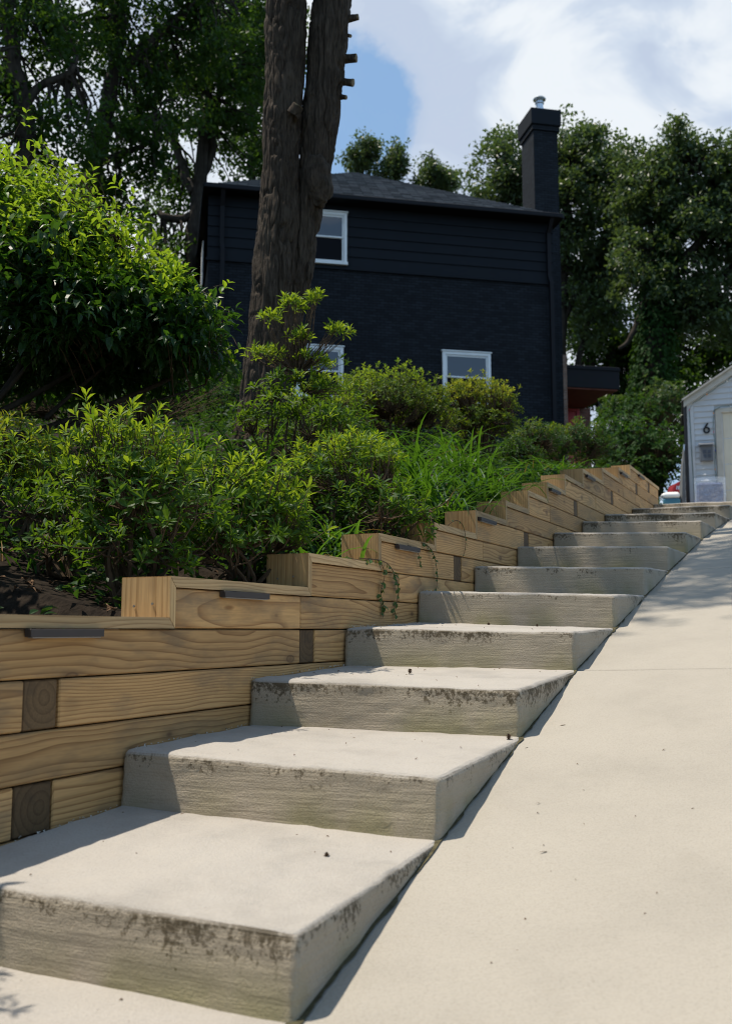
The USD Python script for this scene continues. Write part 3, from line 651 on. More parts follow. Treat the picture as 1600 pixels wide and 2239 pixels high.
def downspout(xu, xl, zk, zb):
    pts = [(xu, y0 + .0, ze - .03), (xu, -.11, ze - .35), (xu, -.11, zk + .16), (xl, -.13, zk - .04), (xl, -.13, zb)]
    ms = []
    for p, q in zip(pts[:-1], pts[1:]):
        p, q = np.array(p), np.array(q); d = unit(q - p); s = np.array([1.0, 0, 0]); t = np.cross(d, s)
        V = [c + s * i * .055 + t * j * .04 for c in (p - d * .02, q + d * .02) for i, j in ((-1, -1), (1, -1), (1, 1), (-1, 1))]
        ms.append(arr(m3.Manifold.hull_points(np.array(V))))
    return join(ms)
xd = H.on(1196, 540)[0]; xe = H.on(1203, 700)[0]
part(house, 'downspout', downspout(xd, xe, zs - .05, -2.0), M['gutter'])
xd = H.on(485, 500)[0]
part(house, 'downspout', downspout(xd, xd + .02, H.on(485, 545)[1], -2.0), M['gutter'])
def window(parent, u0, v0, u1, v1, fr=None, off=.0):
    xr, _ = fr.on(u1, v0, -off); xl, _ = fr.on(u0, v0, -off); zb_ = fr.on((u0 + u1) / 2, v1, -off)[1]; zt_ = fr.on((u0 + u1) / 2, v0, -off)[1]
    _box = globals()['box']
    def box(x0, x1, y0, y1, z0, z1, bev=0.0): return _box(x0, x1, y0 - off, y1 if y1 > -.004 else y1 - off, z0, z1, bev)
    c = .085
    wn = part(parent, 'window', join([box(xl, xl + c, -.065, -.002, zb_, zt_, .006), box(xr - c, xr, -.065, -.002, zb_, zt_, .006),
                                      box(xl + c, xr - c, -.065, -.002, zt_ - c, zt_, .006), box(xl - .02, xr + .02, -.085, -.002, zb_ - .03, zb_ + .05, .006)]), M['white'])
    part(wn, 'head_trim', box(xl - .03, xr + .03, -.085, -.0025, zt_ + .003, zt_ + .035, .005), M['white'])
    zm = (zt_ + zb_) / 2 + .02; s = .045
    for nme, za, zb, yy in (('upper_sash', zm - .02, zt_ - c - .002, -.042), ('lower_sash', zb_ + .052, zm + .018, -.022)):
        a, b = xl + c + .002, xr - c - .002
        part(wn, nme, join([box(a, a + s, yy, yy + .018, za, zb, .004), box(b - s, b, yy, yy + .018, za, zb, .004), box(a + s, b - s, yy, yy + .018, za, za + s, .004), box(a + s, b - s, yy, yy + .018, zb - s, zb, .004)]), M['white'])
        part(wn, 'backing', box(a + .002, b - .002, -.012, -.003, zb_ + .06, zt_ - c - .004), M['black']) if nme == 'upper_sash' else None
        part(wn, 'pane', box(a + s - .005, b - s + .005, yy + .009, yy + .013, za + s - .005, zb - s + .005, 0), M['glass'] if nme == 'upper_sash' else M['screen'])
    return wn
zu = H.on(725, 460)[1]
window(house, 640, 462, 758, 574, H, .045)
window(house, 645, 757, 750, 868, H)
window(house, 966, 771, 1071, 884, H)
# side window and lamp on the left flank, seen edge-on
part(house, 'side_window_trim', box(-.07, -.041, 2.2, 3.3, zs + .05, zs + 1.3, .006), M['white'])
# chimney on the right flank
cy0 = 2.0
ca, _ = H.on(1168, 400, cy0); cb, _ = H.on(1221, 400, cy0); ztop = H.on(1190, 240, cy0)[1]; zcb = H.on(1190, 285, cy0)[1]
ch = part(house, 'chimney', box(ca, cb, cy0, cy0 + 1.0, -2.5, zcb, 0), M['navy_brick_side'])
part(ch, 'chimney_face', box(ca + .004, cb - .004, cy0 - .006, cy0 + .1, -2.5, zcb - .002, 0), M['navy_brick'])
part(ch, 'corbel', box(ca - .045, cb + .045, cy0 - .05, cy0 + 1.05, zcb, zcb + .16, .004), M['navy_brick_side'])
part(ch, 'corbel', box(ca - .09, cb + .09, cy0 - .095, cy0 + 1.095, zcb + .162, ztop, .006), M['navy'])
def lathe(prof, sides=24):
    p = np.array(prof); a = np.arange(sides) * 2 * np.pi / sides
    V = np.stack([p[:, None, 0] * np.cos(a), p[:, None, 0] * np.sin(a), np.broadcast_to(p[:, None, 1], (len(p), sides))], -1).reshape(-1, 3)
    i, j = np.meshgrid(np.arange(len(p) - 1), np.arange(sides), indexing='ij')
    q = np.stack([i * sides + j, i * sides + (j + 1) % sides, (i + 1) * sides + (j + 1) % sides, (i + 1) * sides + j], -1).reshape(-1, 4)
    return V, np.vstack([q[:, [0, 1, 2]], q[:, [0, 2, 3]]])
fx, fy = (ca + cb) / 2 + .0, cy0 + .42
part(ch, 'crown', box(fx - .2, fx + .2, fy - .2, fy + .2, ztop + .001, ztop + .1, .02), M['navy'])
part(ch, 'flue', lathe([(.001, 0), (.12, 0), (.12, .09), (.15, .10), (.15, .14), (.115, .17), (.115, .30), (.14, .33), (.14, .36), (.1, .38), (.1, .44), (.19, .45), (.2, .475), (.16, .52), (.0, .54)]) , M['steel'], smooth=30, origin=(fx, fy, ztop + .1))
# porch at the far right end
py = 4.2
pa = W + .02; pb, pz1 = H.on(1353, 803, py); _, pz0 = H.on(1300, 851, py)
pr = part(house, 'porch_roof', box(pa, pb, py, py + 3.6, pz0 + .04, pz1, .01), M['gutter'])
part(pr, 'soffit', box(pa + .02, pb - .05, py + .05, py + 3.55, pz0 + .0, pz0 + .038, 0), M['soffit'])
part(pr, 'fascia_trim', box(pa, pb + .02, py - .03, py - .002, pz1 - .13, pz1 - .02, .006), M['gutter'])
t0, tz = H.on(1224, 775, 3.3); t1, _ = H.on(1238, 775, 3.3)
part(house, 'brick_pier', box(t0, t1, 3.3, 3.7, -2.5, tz, 0), M['tan_brick'])
q1, _ = H.on(1290, 880, py + 2.6)
part(house, 'porch_wall', box(pa, q1, py + 2.6, py + 2.9, -2.5, pz0 - .002, 0), M['red_brick'])
d0, dz = H.on(1236, 893, py + 2.6); d1, _ = H.on(1264, 893, py + 2.6)
df = part(house, 'door', box(d0 + .08, d1 - .1, py + 2.565, py + 2.598, -.5, dz - .1, .01), M['red_door'])
part(df, 'door_frame', join([box(d0 - .05, d0 + .078, py + 2.54, py + 2.597, -.5, dz, .008), box(d1 - .098, d1 + .02, py + 2.54, py + 2.597, -.5, dz, .008), box(d0 + .08, d1 - .1, py + 2.54, py + 2.597, dz - .098, dz, .008)]), M['red_door'])
lx, lz = H.on(1307, 868, py + 1.0)
ln = part(house, 'porch_lantern', lathe([(.001, .2), (.02, .2), (.025, .0), (.09, -.04), (.1, -.22), (.07, -.3), (.0, -.33)], 12), M['black'], origin=(lx, py + 1.0, pz0 - .2))

# ------------------------------------------------------------------ the white garage
G = Frame(1507, 19.0, EYE + 2.12, math.atan2(-.292, .956))
gar = thing('garage', 'white clapboard garage with house number and mailbox at the top of the driveway', 'garage', G.o, G.a)
ge = G.on(1504, 872)[1]; rx, rz_ = G.on(1600, 806)
pitch = (rz_ - ge) / rx; GW = 5.4
rake = lambda x: ge + pitch * min(x, GW - x)
V = [(0, 0, -.5), (GW, 0, -.5), (GW, 0, ge), (GW / 2, 0, ge + pitch * GW / 2), (0, 0, ge)]
V = [(a, .03, c) for a, b, c in V] + [(a, 6.0, c) for a, b, c in V]
part(gar, 'wall', quadmesh(V, [(0, 1, 2), (0, 2, 3), (0, 3, 4), (5, 7, 6), (5, 8, 7), (5, 9, 8), (0, 4, 9), (0, 9, 5), (1, 6, 7), (1, 7, 2)]), M['garage_white'])
dx, dzt = G.on(1577, 902)
e_ = .1135; z = -.5; i = 0
cbw = .11
while z < ge + pitch * GW / 2 - .05:
    zt_ = min(z + e_ + .012, ge + pitch * GW / 2 - .01)
    spans = [(cbw, dx - .13), (GW - dx + .13, GW - cbw)] if z < dzt + .08 else [(cbw, GW - cbw)]
    for a, b in spans:
        la = max(a, (zt_ - ge) / pitch) if zt_ > ge else a; lb = min(b, GW - (zt_ - ge) / pitch) if zt_ > ge else b
        ba = max(a, (z - ge) / pitch) if z > ge else a; bb = min(b, GW - (z - ge) / pitch) if z > ge else b
        if lb - la < .02: continue
        part(gar, 'siding_board', quadmesh([(ba, -.006, z), (bb, -.006, z), (lb, .018, zt_), (la, .018, zt_), (ba, .028, z), (bb, .028, z)], [(0, 1, 2), (0, 2, 3), (0, 5, 1), (0, 4, 5)]), M['garage_white'])
    z += e_
part(gar, 'corner_board', box(-.02, cbw - .003, -.014, .0, -.5, ge - .02, .003), M['garage_white'])
ra = 1.0 / math.hypot(1, pitch)
for sgn in (0, 1):
    mx = (lambda x: x) if not sgn else (lambda x: GW - x)
    P = lambda x, dz, y: (mx(x), y, ge + pitch * x + dz)
    def slab(xa, xb, d0, d1, ya, yb):
        V = np.array([P(x, d, y) for y in (ya, yb) for x, d in ((xa, d0), (xb, d0), (xb, d1), (xa, d1))])
        return arr(m3.Manifold.hull_points(V))
    part(gar, 'rake_board', slab(-.07, GW / 2, -.13, .02, -.07, -.018), M['rake'])
    part(gar, 'roof_slope', slab(-.1, GW / 2, .021, .06, -.10, 6.1), M['shingle'])
    part(gar, 'drip_edge', slab(-.1, GW / 2, .012, .045, -.112, -.101), M['rake'])
fr_ = part(gar, 'door_frame', join([box(dx - .12, dx - .005, -.02, .04, -.5, dzt + .09, .006), box(GW - dx + .005, GW - dx + .12, -.02, .04, -.5, dzt + .09, .006), box(dx - .005, GW - dx + .005, -.02, .04, dzt, dzt + .09, .006)]), M['rake'])
gd = part(gar, 'garage_door', box(dx, GW - dx, .035, .07, -.5, dzt - .005, 0), M['cream'])
for r_ in range(5):
    z0 = dzt - .5 * (r_ + 1)
    part(gd, 'door_panel', box(dx + .02, GW - dx - .02, .024, .0345, z0 + .006, z0 + .488, .003), M['cream'])
part(gar, 'corner_pipe', tube([(-.055, -.02, -.5), (-.05, -.02, ge - .08)], .035, 12), M['black'])
part(gar, 'wall_edge', box(-.07, -.021, .0, .08, -.5, ge - .1, 0), M['black'])
sx, sz = G.on(1533.5, 947.5)
num = meshkit.text_mesh('6', .185, .012, True)
v = np.array(num.vertices); v = np.c_[v[:, 0], -v[:, 2], v[:, 1]]
part(gar, 'house_number', (v, np.array(num.faces)), M['black'], origin=(sx + .005, -.012, sz))
mx0, mz1 = G.on(1529, 974); mx1, mz0 = G.on(1559, 1009)
mb = thing('mailbox', 'dark grey metal mailbox mounted under the house number on the garage', 'mailbox', (G.o[0], G.o[1], G.o[2]), G.a)
part(mb, 'box', box(mx0, mx1, -.14, -.012, mz0, mz1 - .02, .008), M['mailbox'])
for a in (0, 1):
    for b in (0, 1):
        cx_, cz_ = mx0 + .085 + a * .085, mz0 + .09 + b * .085
        part(mb, 'raised_pane', box(cx_ - .03, cx_ + .03, -.148, -.1405, cz_ - .032, cz_ + .032, .004), M['mailbox_dark'])
part(mb, 'lid', arr(m3.Manifold.hull_points(np.array([(x, y, z) for x in (mx0 - .02, mx1 + .015) for y, z in ((-.19, mz1 - .03), (-.19, mz1 - .012), (-.012, mz1 + .045), (-.012, mz1 + .02))]))), M['mailbox'])
# string of lights round the gable and the door
sl = thing('string_lights', 'thin wire of small coloured bulbs strung round garage gable and door', 'string lights', G.o, G.a)
wp = [(.05, -.03, -.3), (.06, -.03, .4), (.03, -.03, ge - .22)] + [(x, -.085, ge + pitch * x - .17 - .02 * (k % 2)) for k, x in enumerate(np.arange(.1, GW / 2, .12))]
wp2 = [(dx - .15 + .012 * math.sin(k), -.03, z_) for k, z_ in enumerate(np.arange(-.3, dzt + .12, .12))] + [(x, -.03, dzt + .12) for x in np.arange(dx, GW / 2, .2)]
for pts in (wp, wp2):
    part(sl, 'wire', tube(np.array(pts), .006, 5), M['wire'])
    cols = ['red', 'green', 'orange', 'clear', 'blue']
    pp = spline(pts, 26)
    for k in range(1, 25, 2):
        b_ = trimesh.creation.icosphere(1, .0095); b_.apply_scale([1, 1, 1.9])
        part(sl, 'bulb', (np.array(b_.vertices), np.array(b_.faces)), M['bulb_' + cols[(k * 3 + k // 4) % 5]], origin=(pp[k][0], pp[k][1] - .012, pp[k][2] - .018))
# the things standing in front of it
wx0, wz1 = G.on(1517, 1048, -.35); wx1, _ = G.on(1584, 1048, -.35)
wc = thing('wrapped_cushion', 'blue checked lounge cushion wrapped in clear plastic leaning by the garage door', 'cushion', G.o, G.a)
part(wc, 'cushion', box(wx0 + .035, wx1 - .035, -.50, -.36, -.1, wz1 - .09, .04), M['cushion'])
pw = trimesh.creation.box([wx1 - wx0, .2, wz1 + .15]); pw = pw.subdivide_to_size(.05)
v = np.array(pw.vertices); v += (meshkit.fbm(v * 9 + 4, 3)[:, None] - .5) * .05 + [(wx0 + wx1) / 2, -.43, (wz1 - .15) / 2]
part(wc, 'plastic_wrap', (v, np.array(pw.faces)), M['plastic'], smooth=True)
cx0, cz1 = G.on(1447, 1079, -.2); cx1, _ = G.on(1486, 1079, -.2)
co = thing('cooler', 'small blue cooler with rounded white lid beside the garage corner', 'cooler', G.o, G.a)
_, czm = G.on(1460, 1092, -.2)
part(co, 'body', box(cx0 + .01, cx1, -.42, -.15, czm - .3, czm - .002, .03), M['cooler_blue'])
part(co, 'lid', arr(m3.Manifold.batch_hull([SPH.scale((.05, .05, .05)).translate((x, y, czm + .052)) for x in (cx0 + .05, cx1 - .05) for y in (-.38, -.19)] + [SPH.scale((.04, .04, .03)).translate((x, y, cz1 - .03)) for x in (cx0 + .09, cx1 - .06) for y in (-.36, -.21)])), M['cooler_white'], smooth=35)
part(co, 'handle', tube(spline([(cx0 + .0, -.29, czm - .03), (cx0 - .02, -.29, czm + .05), (cx0 + .05, -.29, cz1 - .01)], 8), .012, 6), M['cooler_white'])
fcx, fcz = G.on(1484, 1072, -.1)
def folded(points, radii, squash, sd):
    p = spline(points, 26); r = np.interp(np.linspace(0, 1, 26), np.linspace(0, 1, len(radii)), radii)
    v, f = tube(p, r, 18); k = np.arange(len(v)) % 18
    c = np.repeat(p, 18, 0); n_ = len(c)
    w_ = 1 + .22 * np.sin(k[:n_] * 2 * np.pi * 5 / 18 + sd) + (meshkit.noise(c * 14 + k[:n_, None] * .9) - .5) * .35
    v[:n_] = c + (v[:n_] - c) * w_[:, None] * [1, squash, 1]
    return v, f
zg = lambda v_: G.on(1490, v_, -.1)[1]; xg = lambda u_: G.on(u_, 1060, -.1)[0]
ch_ = thing('folded_chair', 'folded dark red camping chair leaning at the garage corner', 'folding chair', G.o, G.a)
part(ch_, 'cloth', folded([(xg(1481), -.2, zg(1110)), (xg(1474), -.2, zg(1080)), (xg(1480), -.15, zg(1066)), (xg(1489), -.1, zg(1055))], [.09, .12, .11, .03], .6, 1.0), M['red_cloth'], smooth=40)
for u0, u1 in ((1468, 1480), (1474, 1484), (1481, 1488)):
    part(ch_, 'leg', tube([(xg(u0), -.26, zg(1115)), (xg(u1), -.22, zg(1064))], .011, 6), M['steel'])
um = thing('folded_umbrella', 'closed grey patio umbrella leaning against the garage corner', 'umbrella', G.o, G.a)
part(um, 'canopy', folded([(xg(1489), -.32, zg(1118)), (xg(1492), -.26, zg(1060)), (xg(1495.5), -.16, zg(1008)), (xg(1498), -.1, zg(978))], [.055, .05, .035, .012], .8, .3), M['grey_cloth'], smooth=40)
part(um, 'pole', tube([(xg(1488), -.34, zg(1128)), (xg(1498.5), -.09, zg(972))], .016, 8), M['steel'])

# ------------------------------------------------------------------ the big two-stemmed tree
def px_path(pts, Y):
    """(u, v, radius in px[, extra distance]) to centres and radii."""
    c = np.array([at(p[0], p[1], Y + (p[3] if len(p) > 3 else 0)) for p in pts]); r = np.array([p[2] / F * Y for p in pts])
    return c, r
def bark_stem(pts, Y, rows, sides, ridge=.018, seed=0):
    c, r = px_path(pts, Y)
    d = np.r_[0, np.cumsum(np.linalg.norm(np.diff(c, axis=0), axis=1))]
    from scipy.interpolate import PchipInterpolator
    t = np.linspace(0, d[-1], rows); C = PchipInterpolator(d, c)(t); R = PchipInterpolator(d, r)(t)
    v, f = tube(C, R, sides)
    n = rows * sides; cc = np.repeat(C, sides, 0); rad = unit(v[:n] - cc)
    q = v[:n] * [14.0, 14.0, 0.95] + seed + (meshkit.noise(v[:n] * 6)[:, None] - .5) * .9
    q2 = v[:n] * [32.0, 32.0, 2.6] + seed * 3 + (meshkit.noise(v[:n] * 14)[:, None] - .5) * .6
    plate = lambda f, k: np.clip(np.abs(2 * f - 1) * k, 0, 1) - .55
    fine = meshkit.fbm(v[:n] * [60, 60, 14], 2, seed + 3) - .5
    big = meshkit.fbm(v[:n] * 2.1 + 7, 3, seed + 5) - .5
    v[:n] += rad * (plate(meshkit.fbm(q, 2, seed), 4.5) * ridge + plate(meshkit.fbm(q2, 2, seed + 8), 3.0) * .012 + fine * .010 + big * .06)[:, None]
    return v, f
YT = 9.0
tree0 = thing('two_stemmed_tree', 'tall two stemmed tree with rough brown bark and sawn branch stubs before the house', 'tree', (at(580, 950, YT)[0], YT, EYE + 1.5))
SL = [(572, 1010, 78), (574, 940, 62), (579, 860, 53), (588, 760, 49), (598, 640, 47), (608, 500, 45), (614, 350, 42), (618, 240, 41), (623, 120, 43), (627, 0, 45), (632, -160, 42), (640, -420, 36), (655, -760, 27), (680, -1200, 15)]
SR = [(590, 1010, 58, .05), (596, 940, 46, .06), (606, 850, 38, .07), (622, 740, 34, .08), (641, 640, 34, .08), (660, 530, 34, .08), (675, 440, 36, .08), (687, 380, 37, .08), (697, 290, 39, .08), (708, 190, 42, .08), (717, 100, 44, .08), (725, 0, 44, .08), (735, -160, 41, .1), (752, -420, 35, .2), (780, -760, 27, .3), (830, -1200, 14, .4)]
part(tree0, 'trunk', bark_stem(SL, YT, 700, 300, .024, 1), M['bark'], smooth=True, world=True)
part(tree0, 'trunk', bark_stem(SR, YT, 700, 270, .024, 2), M['bark'], smooth=True, world=True)
def stub(u, v, u2, v2, r1, r2, dy=.0, burl=True):
    a, b = at(u, v, YT + .05 + dy), at(u2, v2, YT + .02 + dy)
    p = np.array([a + (b - a) * t for t in np.linspace(0, 1, 9)]); rr = np.interp(np.linspace(0, 1, 9), [0, .35, 1], [r1 * 1.15, r1, r2]) / F * YT
    vv, ff = tube(p, rr, 14, cap=False)
    vv += (meshkit.fbm(vv * 30, 3)[:, None] - .5) * .02
    s = part(tree0, 'branch_stub', (vv, ff), M['bark'], smooth=True, world=True)
    e = unit(b - a); cv, cf = tube([b - e * .012, b + e * .003], [r2 / F * YT * .98] * 2, 14)
    part(s, 'cut_face', (tolocal(tree0, cv + (meshkit.noise(cv * 40)[:, None] - .5) * .006), cf), M['cutwood'])
stub(752, 42, 783, 36, 9, 7); stub(752, 128, 779, 126, 10, 10); stub(748, 178, 772, 180, 8, 9); stub(745, 211, 757, 212, 6, 5); stub(755, 75, 766, 78, 5, 4)
stub(640, 250, 652, 230, 15, 13, -.20)
# burl low on the right stem
bl_ = trimesh.creation.icosphere(4, 1.0); bv = np.array(bl_.vertices); bv *= (1 + (meshkit.fbm(bv * 2.2, 4)[:, None] - .5) * .5)
bc = at(694, 392, YT - .02); bv = bv * [.145, .13, .26] + bc; bv[:, 0] -= (bv[:, 2] - bc[2]) * .1
part(tree0, 'burl', (bv, np.array(bl_.faces)), M['bark'], smooth=True, world=True)

def clusters(ells, n, seed, shell=1.8):
    """Centres of leaf clusters in ellipsoids given as (world centre, (rx, ry, rz), weight)."""
    g = np.random.default_rng(seed); w_ = np.array([e[2] for e in ells]); w_ = w_ / w_.sum(); out = []
    for e, k in zip(ells, np.round(w_ * n).astype(int)):
        d = unit(g.normal(size=(k, 3))); r = g.random(k) ** (1 / shell)
        out.append(np.array(e[0]) + d * r[:, None] * e[1])
    return np.vstack(out)
def crown(cen, per, rad, size, seed, flat=.7, jitter=.35, asp=.55):
    g = np.random.default_rng(seed); n = len(cen) * per
    rr = np.repeat(rad * g.uniform(.55, 1.25, len(cen)), per)
    pos = np.repeat(cen, per, 0) + np.clip(g.normal(size=(n, 3)), -1.9, 1.9) * rr[:, None] * [.6, .6, .6 * flat]
    keep = meshkit.noise(pos * (1.1 / max(rad, .3)) + 11, seed) > .30
    pos = pos[keep]; n = len(pos)
    ax = unit(g.normal(size=(n, 3)) + [0, 0, -.25]); nr = unit(g.normal(size=(n, 3)) * .6 + [0, 0, 1.0])
    return leaf_mesh(pos, ax, nr, size * g.uniform(.6, 1.3, n), size * asp * g.uniform(.7, 1.2, n), curl=.1, fold=.12, simple=True)
def px_ell(u, v, ru, rv, Y, ry, w=None):
    return (at(u, v, Y), (ru / F * Y, ry, rv / F * Y), w or ru * rv)

# the tree's own crown, above the picture
ce = [(np.array([.6, 9.0, EYE + 10.5]), (2.6, 2.6, 2.0), 1.0), (np.array([-.9, 6.8, EYE + 10.8]), (1.5, 1.7, 1.0), .55), (np.array([.2, 8.0, EYE + 13.0]), (3.0, 3.0, 2.0), 1.0),
      (np.array([-2.4, 6.25, EYE + 10.8]), (1.8, 1.3, .8), .42), (np.array([-1.2, 7.6, EYE + 11.3]), (1.8, 1.3, .8), .38)]
cc0 = clusters(ce, 120, 21)
lv_, lf_ = crown(cc0, 120, .5, .13, 22)
part(tree0, 'crown', (lv_, lf_), M['forest'], world=True)
src = np.vstack([px_path(SL[10:], YT)[0], px_path(SR[12:], YT)[0]])
ii = np.argmin(np.linalg.norm(cc0[:, None] - src[None] + [0, 0, 1.2], axis=-1), 1)
part(tree0, 'limbs', tubes_bulk(src[ii], cc0, np.full(len(ii), .05), np.full(len(ii), .012), np.c_[np.zeros(len(ii)), np.zeros(len(ii)), np.full(len(ii), .2)], 5, 5), M['bark_far'], world=True)

# ------------------------------------------------------------------ the woods
def big_tree(name, label, Y, trunks, ells, n, per, rad, size, m, seed, group=None, twigs=True, ivy=None, flat=.7):
    c0, _ = px_path(trunks[0][:1], Y)
    t = thing(name, label, 'tree', c0[0], group=group)
    roots = []
    for k, tr in enumerate(trunks):
        c, r = px_path(tr, Y)
        P = spline(c, 8 * len(c)); R = np.interp(np.linspace(0, 1, len(P)), np.linspace(0, 1, len(c)), r)
        g = meshkit.fbm(P * 1.5 + k, 2)[:, None] - .5
        v, f = tube(P + g * [.25, .25, 0], R, 10)
        v += (meshkit.fbm(v * [5, 5, 2], 3)[:, None] - .5) * .5 * np.r_[np.repeat(R, 10), R[:1], R[-1:]][:, None]
        part(t, 'trunk' if k == 0 else 'limb', (v, f), M['bark_far'], smooth=True, world=True)
        roots.append(P)
    E = [px_ell(*e) for e in ells]
    cen = clusters(E, n, seed)
    part(t, 'crown', crown(cen, per, rad, size, seed + 1, flat), m, world=True)
    if twigs:
        RR = np.vstack(roots); ii = np.argmin(np.linalg.norm(cen[:, None] - RR[None] + [0, 0, .8], axis=-1), 1)
        k = len(ii); g = np.random.default_rng(seed + 5)
        part(t, 'branches', tubes_bulk(RR[ii], cen, np.full(k, .045), np.full(k, .010), g.normal(size=(k, 3)) * .25, 4, 5), M['bark_far'], world=True)
    if ivy:
        pts = []
        g = np.random.default_rng(seed + 9)
        for u, v, r in ivy[0]: pts.append((at(u, v, Y), r / F * Y))
        P = np.array([p for p, _ in pts]); R = np.array([r for _, r in pts]); q = g.random(ivy[1]) * (len(P) - 1); i0 = q.astype(int); fr_ = (q - i0)[:, None]
        C = P[i0] * (1 - fr_) + P[i0 + 1] * fr_; r = (R[i0] * (1 - fr_[:, 0]) + R[i0 + 1] * fr_[:, 0])
        d = unit(g.normal(size=(len(C), 3)) * [1, 1, .3]); pos = C + d * r[:, None] * g.uniform(.6, 1.15, len(C))[:, None]
        part(t, 'ivy', leaf_mesh(pos, unit(d * .6 + [0, 0, -1.0] + g.normal(size=d.shape) * .4), d, .17 * g.uniform(.6, 1.3, len(C)), .14, simple=True), M['ivy'], world=True)
    return t

big_tree('forest_tree', 'dark leaning woodland tree at the far left edge with a low forked branch', 22.0,
    [[(85, 1150, 30), (72, 700, 26), (58, 330, 24), (42, 200, 21), (22, 60, 18), (5, -100, 14), (-10, -400, 8)], [(57, 250, 13), (75, 215, 11), (115, 175, 9), (150, 162, 8), (165, 120, 4)], [(20, 60, 10), (70, 0, 8), (120, -120, 5)]],
    [(0, 200, 130, 240, 22, 2.2), (110, 60, 140, 130, 22, 2.4), (150, 330, 110, 110, 22.5, 1.6), (40, 520, 120, 130, 23, 1.5), (40, -220, 240, 160, 22, 3.0)], 230, 85, .44, .16, M['forest'], 31)
big_tree('forest_tree', 'dark woodland tree with a long bare limb reaching up to the right', 25.0,
    [[(170, 1150, 34), (160, 760, 30), (165, 560, 26), (196, 410, 23), (218, 310, 21), (240, 200, 18), (258, 90, 15), (262, -60, 11), (280, -300, 6)],
     [(238, 158, 13), (285, 140, 13), (330, 92, 11), (385, 45, 9), (440, -8, 7), (480, -90, 4)], [(205, 365, 11), (250, 345, 9), (300, 325, 7), (332, 300, 5)], [(225, 292, 12), (262, 272, 9), (300, 268, 6), (345, 240, 4)], [(186, 440, 9), (140, 470, 7), (100, 452, 5)]],
    [(240, 60, 200, 130, 25, 2.6), (350, 200, 130, 130, 25.5, 2.0), (230, 420, 140, 110, 26, 1.6), (300, 300, 120, 90, 25, 1.5), (430, 40, 130, 120, 25, 2.0), (300, -220, 260, 150, 25, 3)], 260, 85, .46, .17, M['forest'], 41)
big_tree('forest_tree', 'dark many stemmed woodland tree rising behind the left roof corner', 29.0,
    [[(400, 1150, 26), (410, 700, 23), (428, 480, 22), (438, 400, 19), (446, 300, 15), (455, 170, 12), (462, 20, 9), (470, -200, 5)],
     [(424, 420, 13), (408, 385, 11), (385, 320, 9), (368, 250, 6)], [(440, 390, 10), (458, 330, 9), (470, 240, 7), (500, 140, 5)], [(372, 285, 8), (420, 272, 9), (470, 274, 6)], [(420, 470, 10), (380, 478, 9), (345, 462, 6)]],
    [(440, 170, 150, 170, 29, 2.2), (380, 440, 100, 120, 30, 1.6), (520, 280, 110, 130, 29, 2.0), (540, 90, 110, 150, 29, 2.0), (400, 600, 110, 110, 30, 1.6), (480, -160, 200, 150, 29, 3)], 240, 85, .48, .18, M['forest'], 51)
big_tree('forest_tree', 'slim dark woodland tree standing just left of the two stemmed trunk', 33.0,
    [[(545, 1100, 15), (548, 600, 13), (550, 380, 11), (553, 250, 9), (556, 90, 7), (560, -60, 4)]],
    [(545, 190, 80, 200, 33, 2.0), (500, 60, 100, 120, 33, 2.0), (570, 330, 70, 80, 33, 1.5), (620, 120, 60, 160, 33, 1.5)], 130, 85, .5, .2, M['forest'], 61)
big_tree('understory_tree', 'low dark tree filling the gap under the woods at left', 31.0,
    [[(270, 1100, 16), (280, 760, 13), (300, 560, 9), (320, 430, 5)], [(285, 720, 8), (230, 600, 6), (180, 520, 3)]],
    [(250, 640, 190, 150, 31, 2.5), (80, 640, 150, 150, 31, 2.2), (380, 720, 110, 120, 31, 1.8), (200, 850, 260, 110, 30, 2.0), (480, 820, 110, 110, 30, 1.5)], 190, 100, .62, .21, M['forest'], 71)
big_tree('far_tree', 'tall rounded tree behind the chimney with sunlit crown', 40.0,
    [[(1215, 1050, 17), (1222, 820, 15), (1230, 640, 13), (1235, 500, 10), (1240, 380, 6)], [(1228, 700, 9), (1275, 610, 8), (1310, 540, 6), (1335, 470, 4)], [(1226, 740, 7), (1190, 600, 6), (1150, 480, 5), (1110, 420, 3)], [(1250, 1000, 9), (1262, 800, 8), (1290, 690, 6), (1300, 600, 4)]],
    [(1240, 340, 80, 95, 40, 2.2), (1105, 370, 82, 100, 40, 2.2), (1050, 430, 45, 40, 40, 1.4), (1190, 440, 130, 90, 40, 2.4), (1300, 390, 75, 110, 40, 2.2), (1260, 520, 110, 110, 40, 2.2), (1330, 330, 40, 45, 40, 1.4), (1290, 660, 80, 110, 40, 1.6), (1360, 440, 60, 90, 40, 1.8), (1350, 560, 70, 90, 40, 1.8)], 520, 72, .46, .22, M['forest2'], 81)
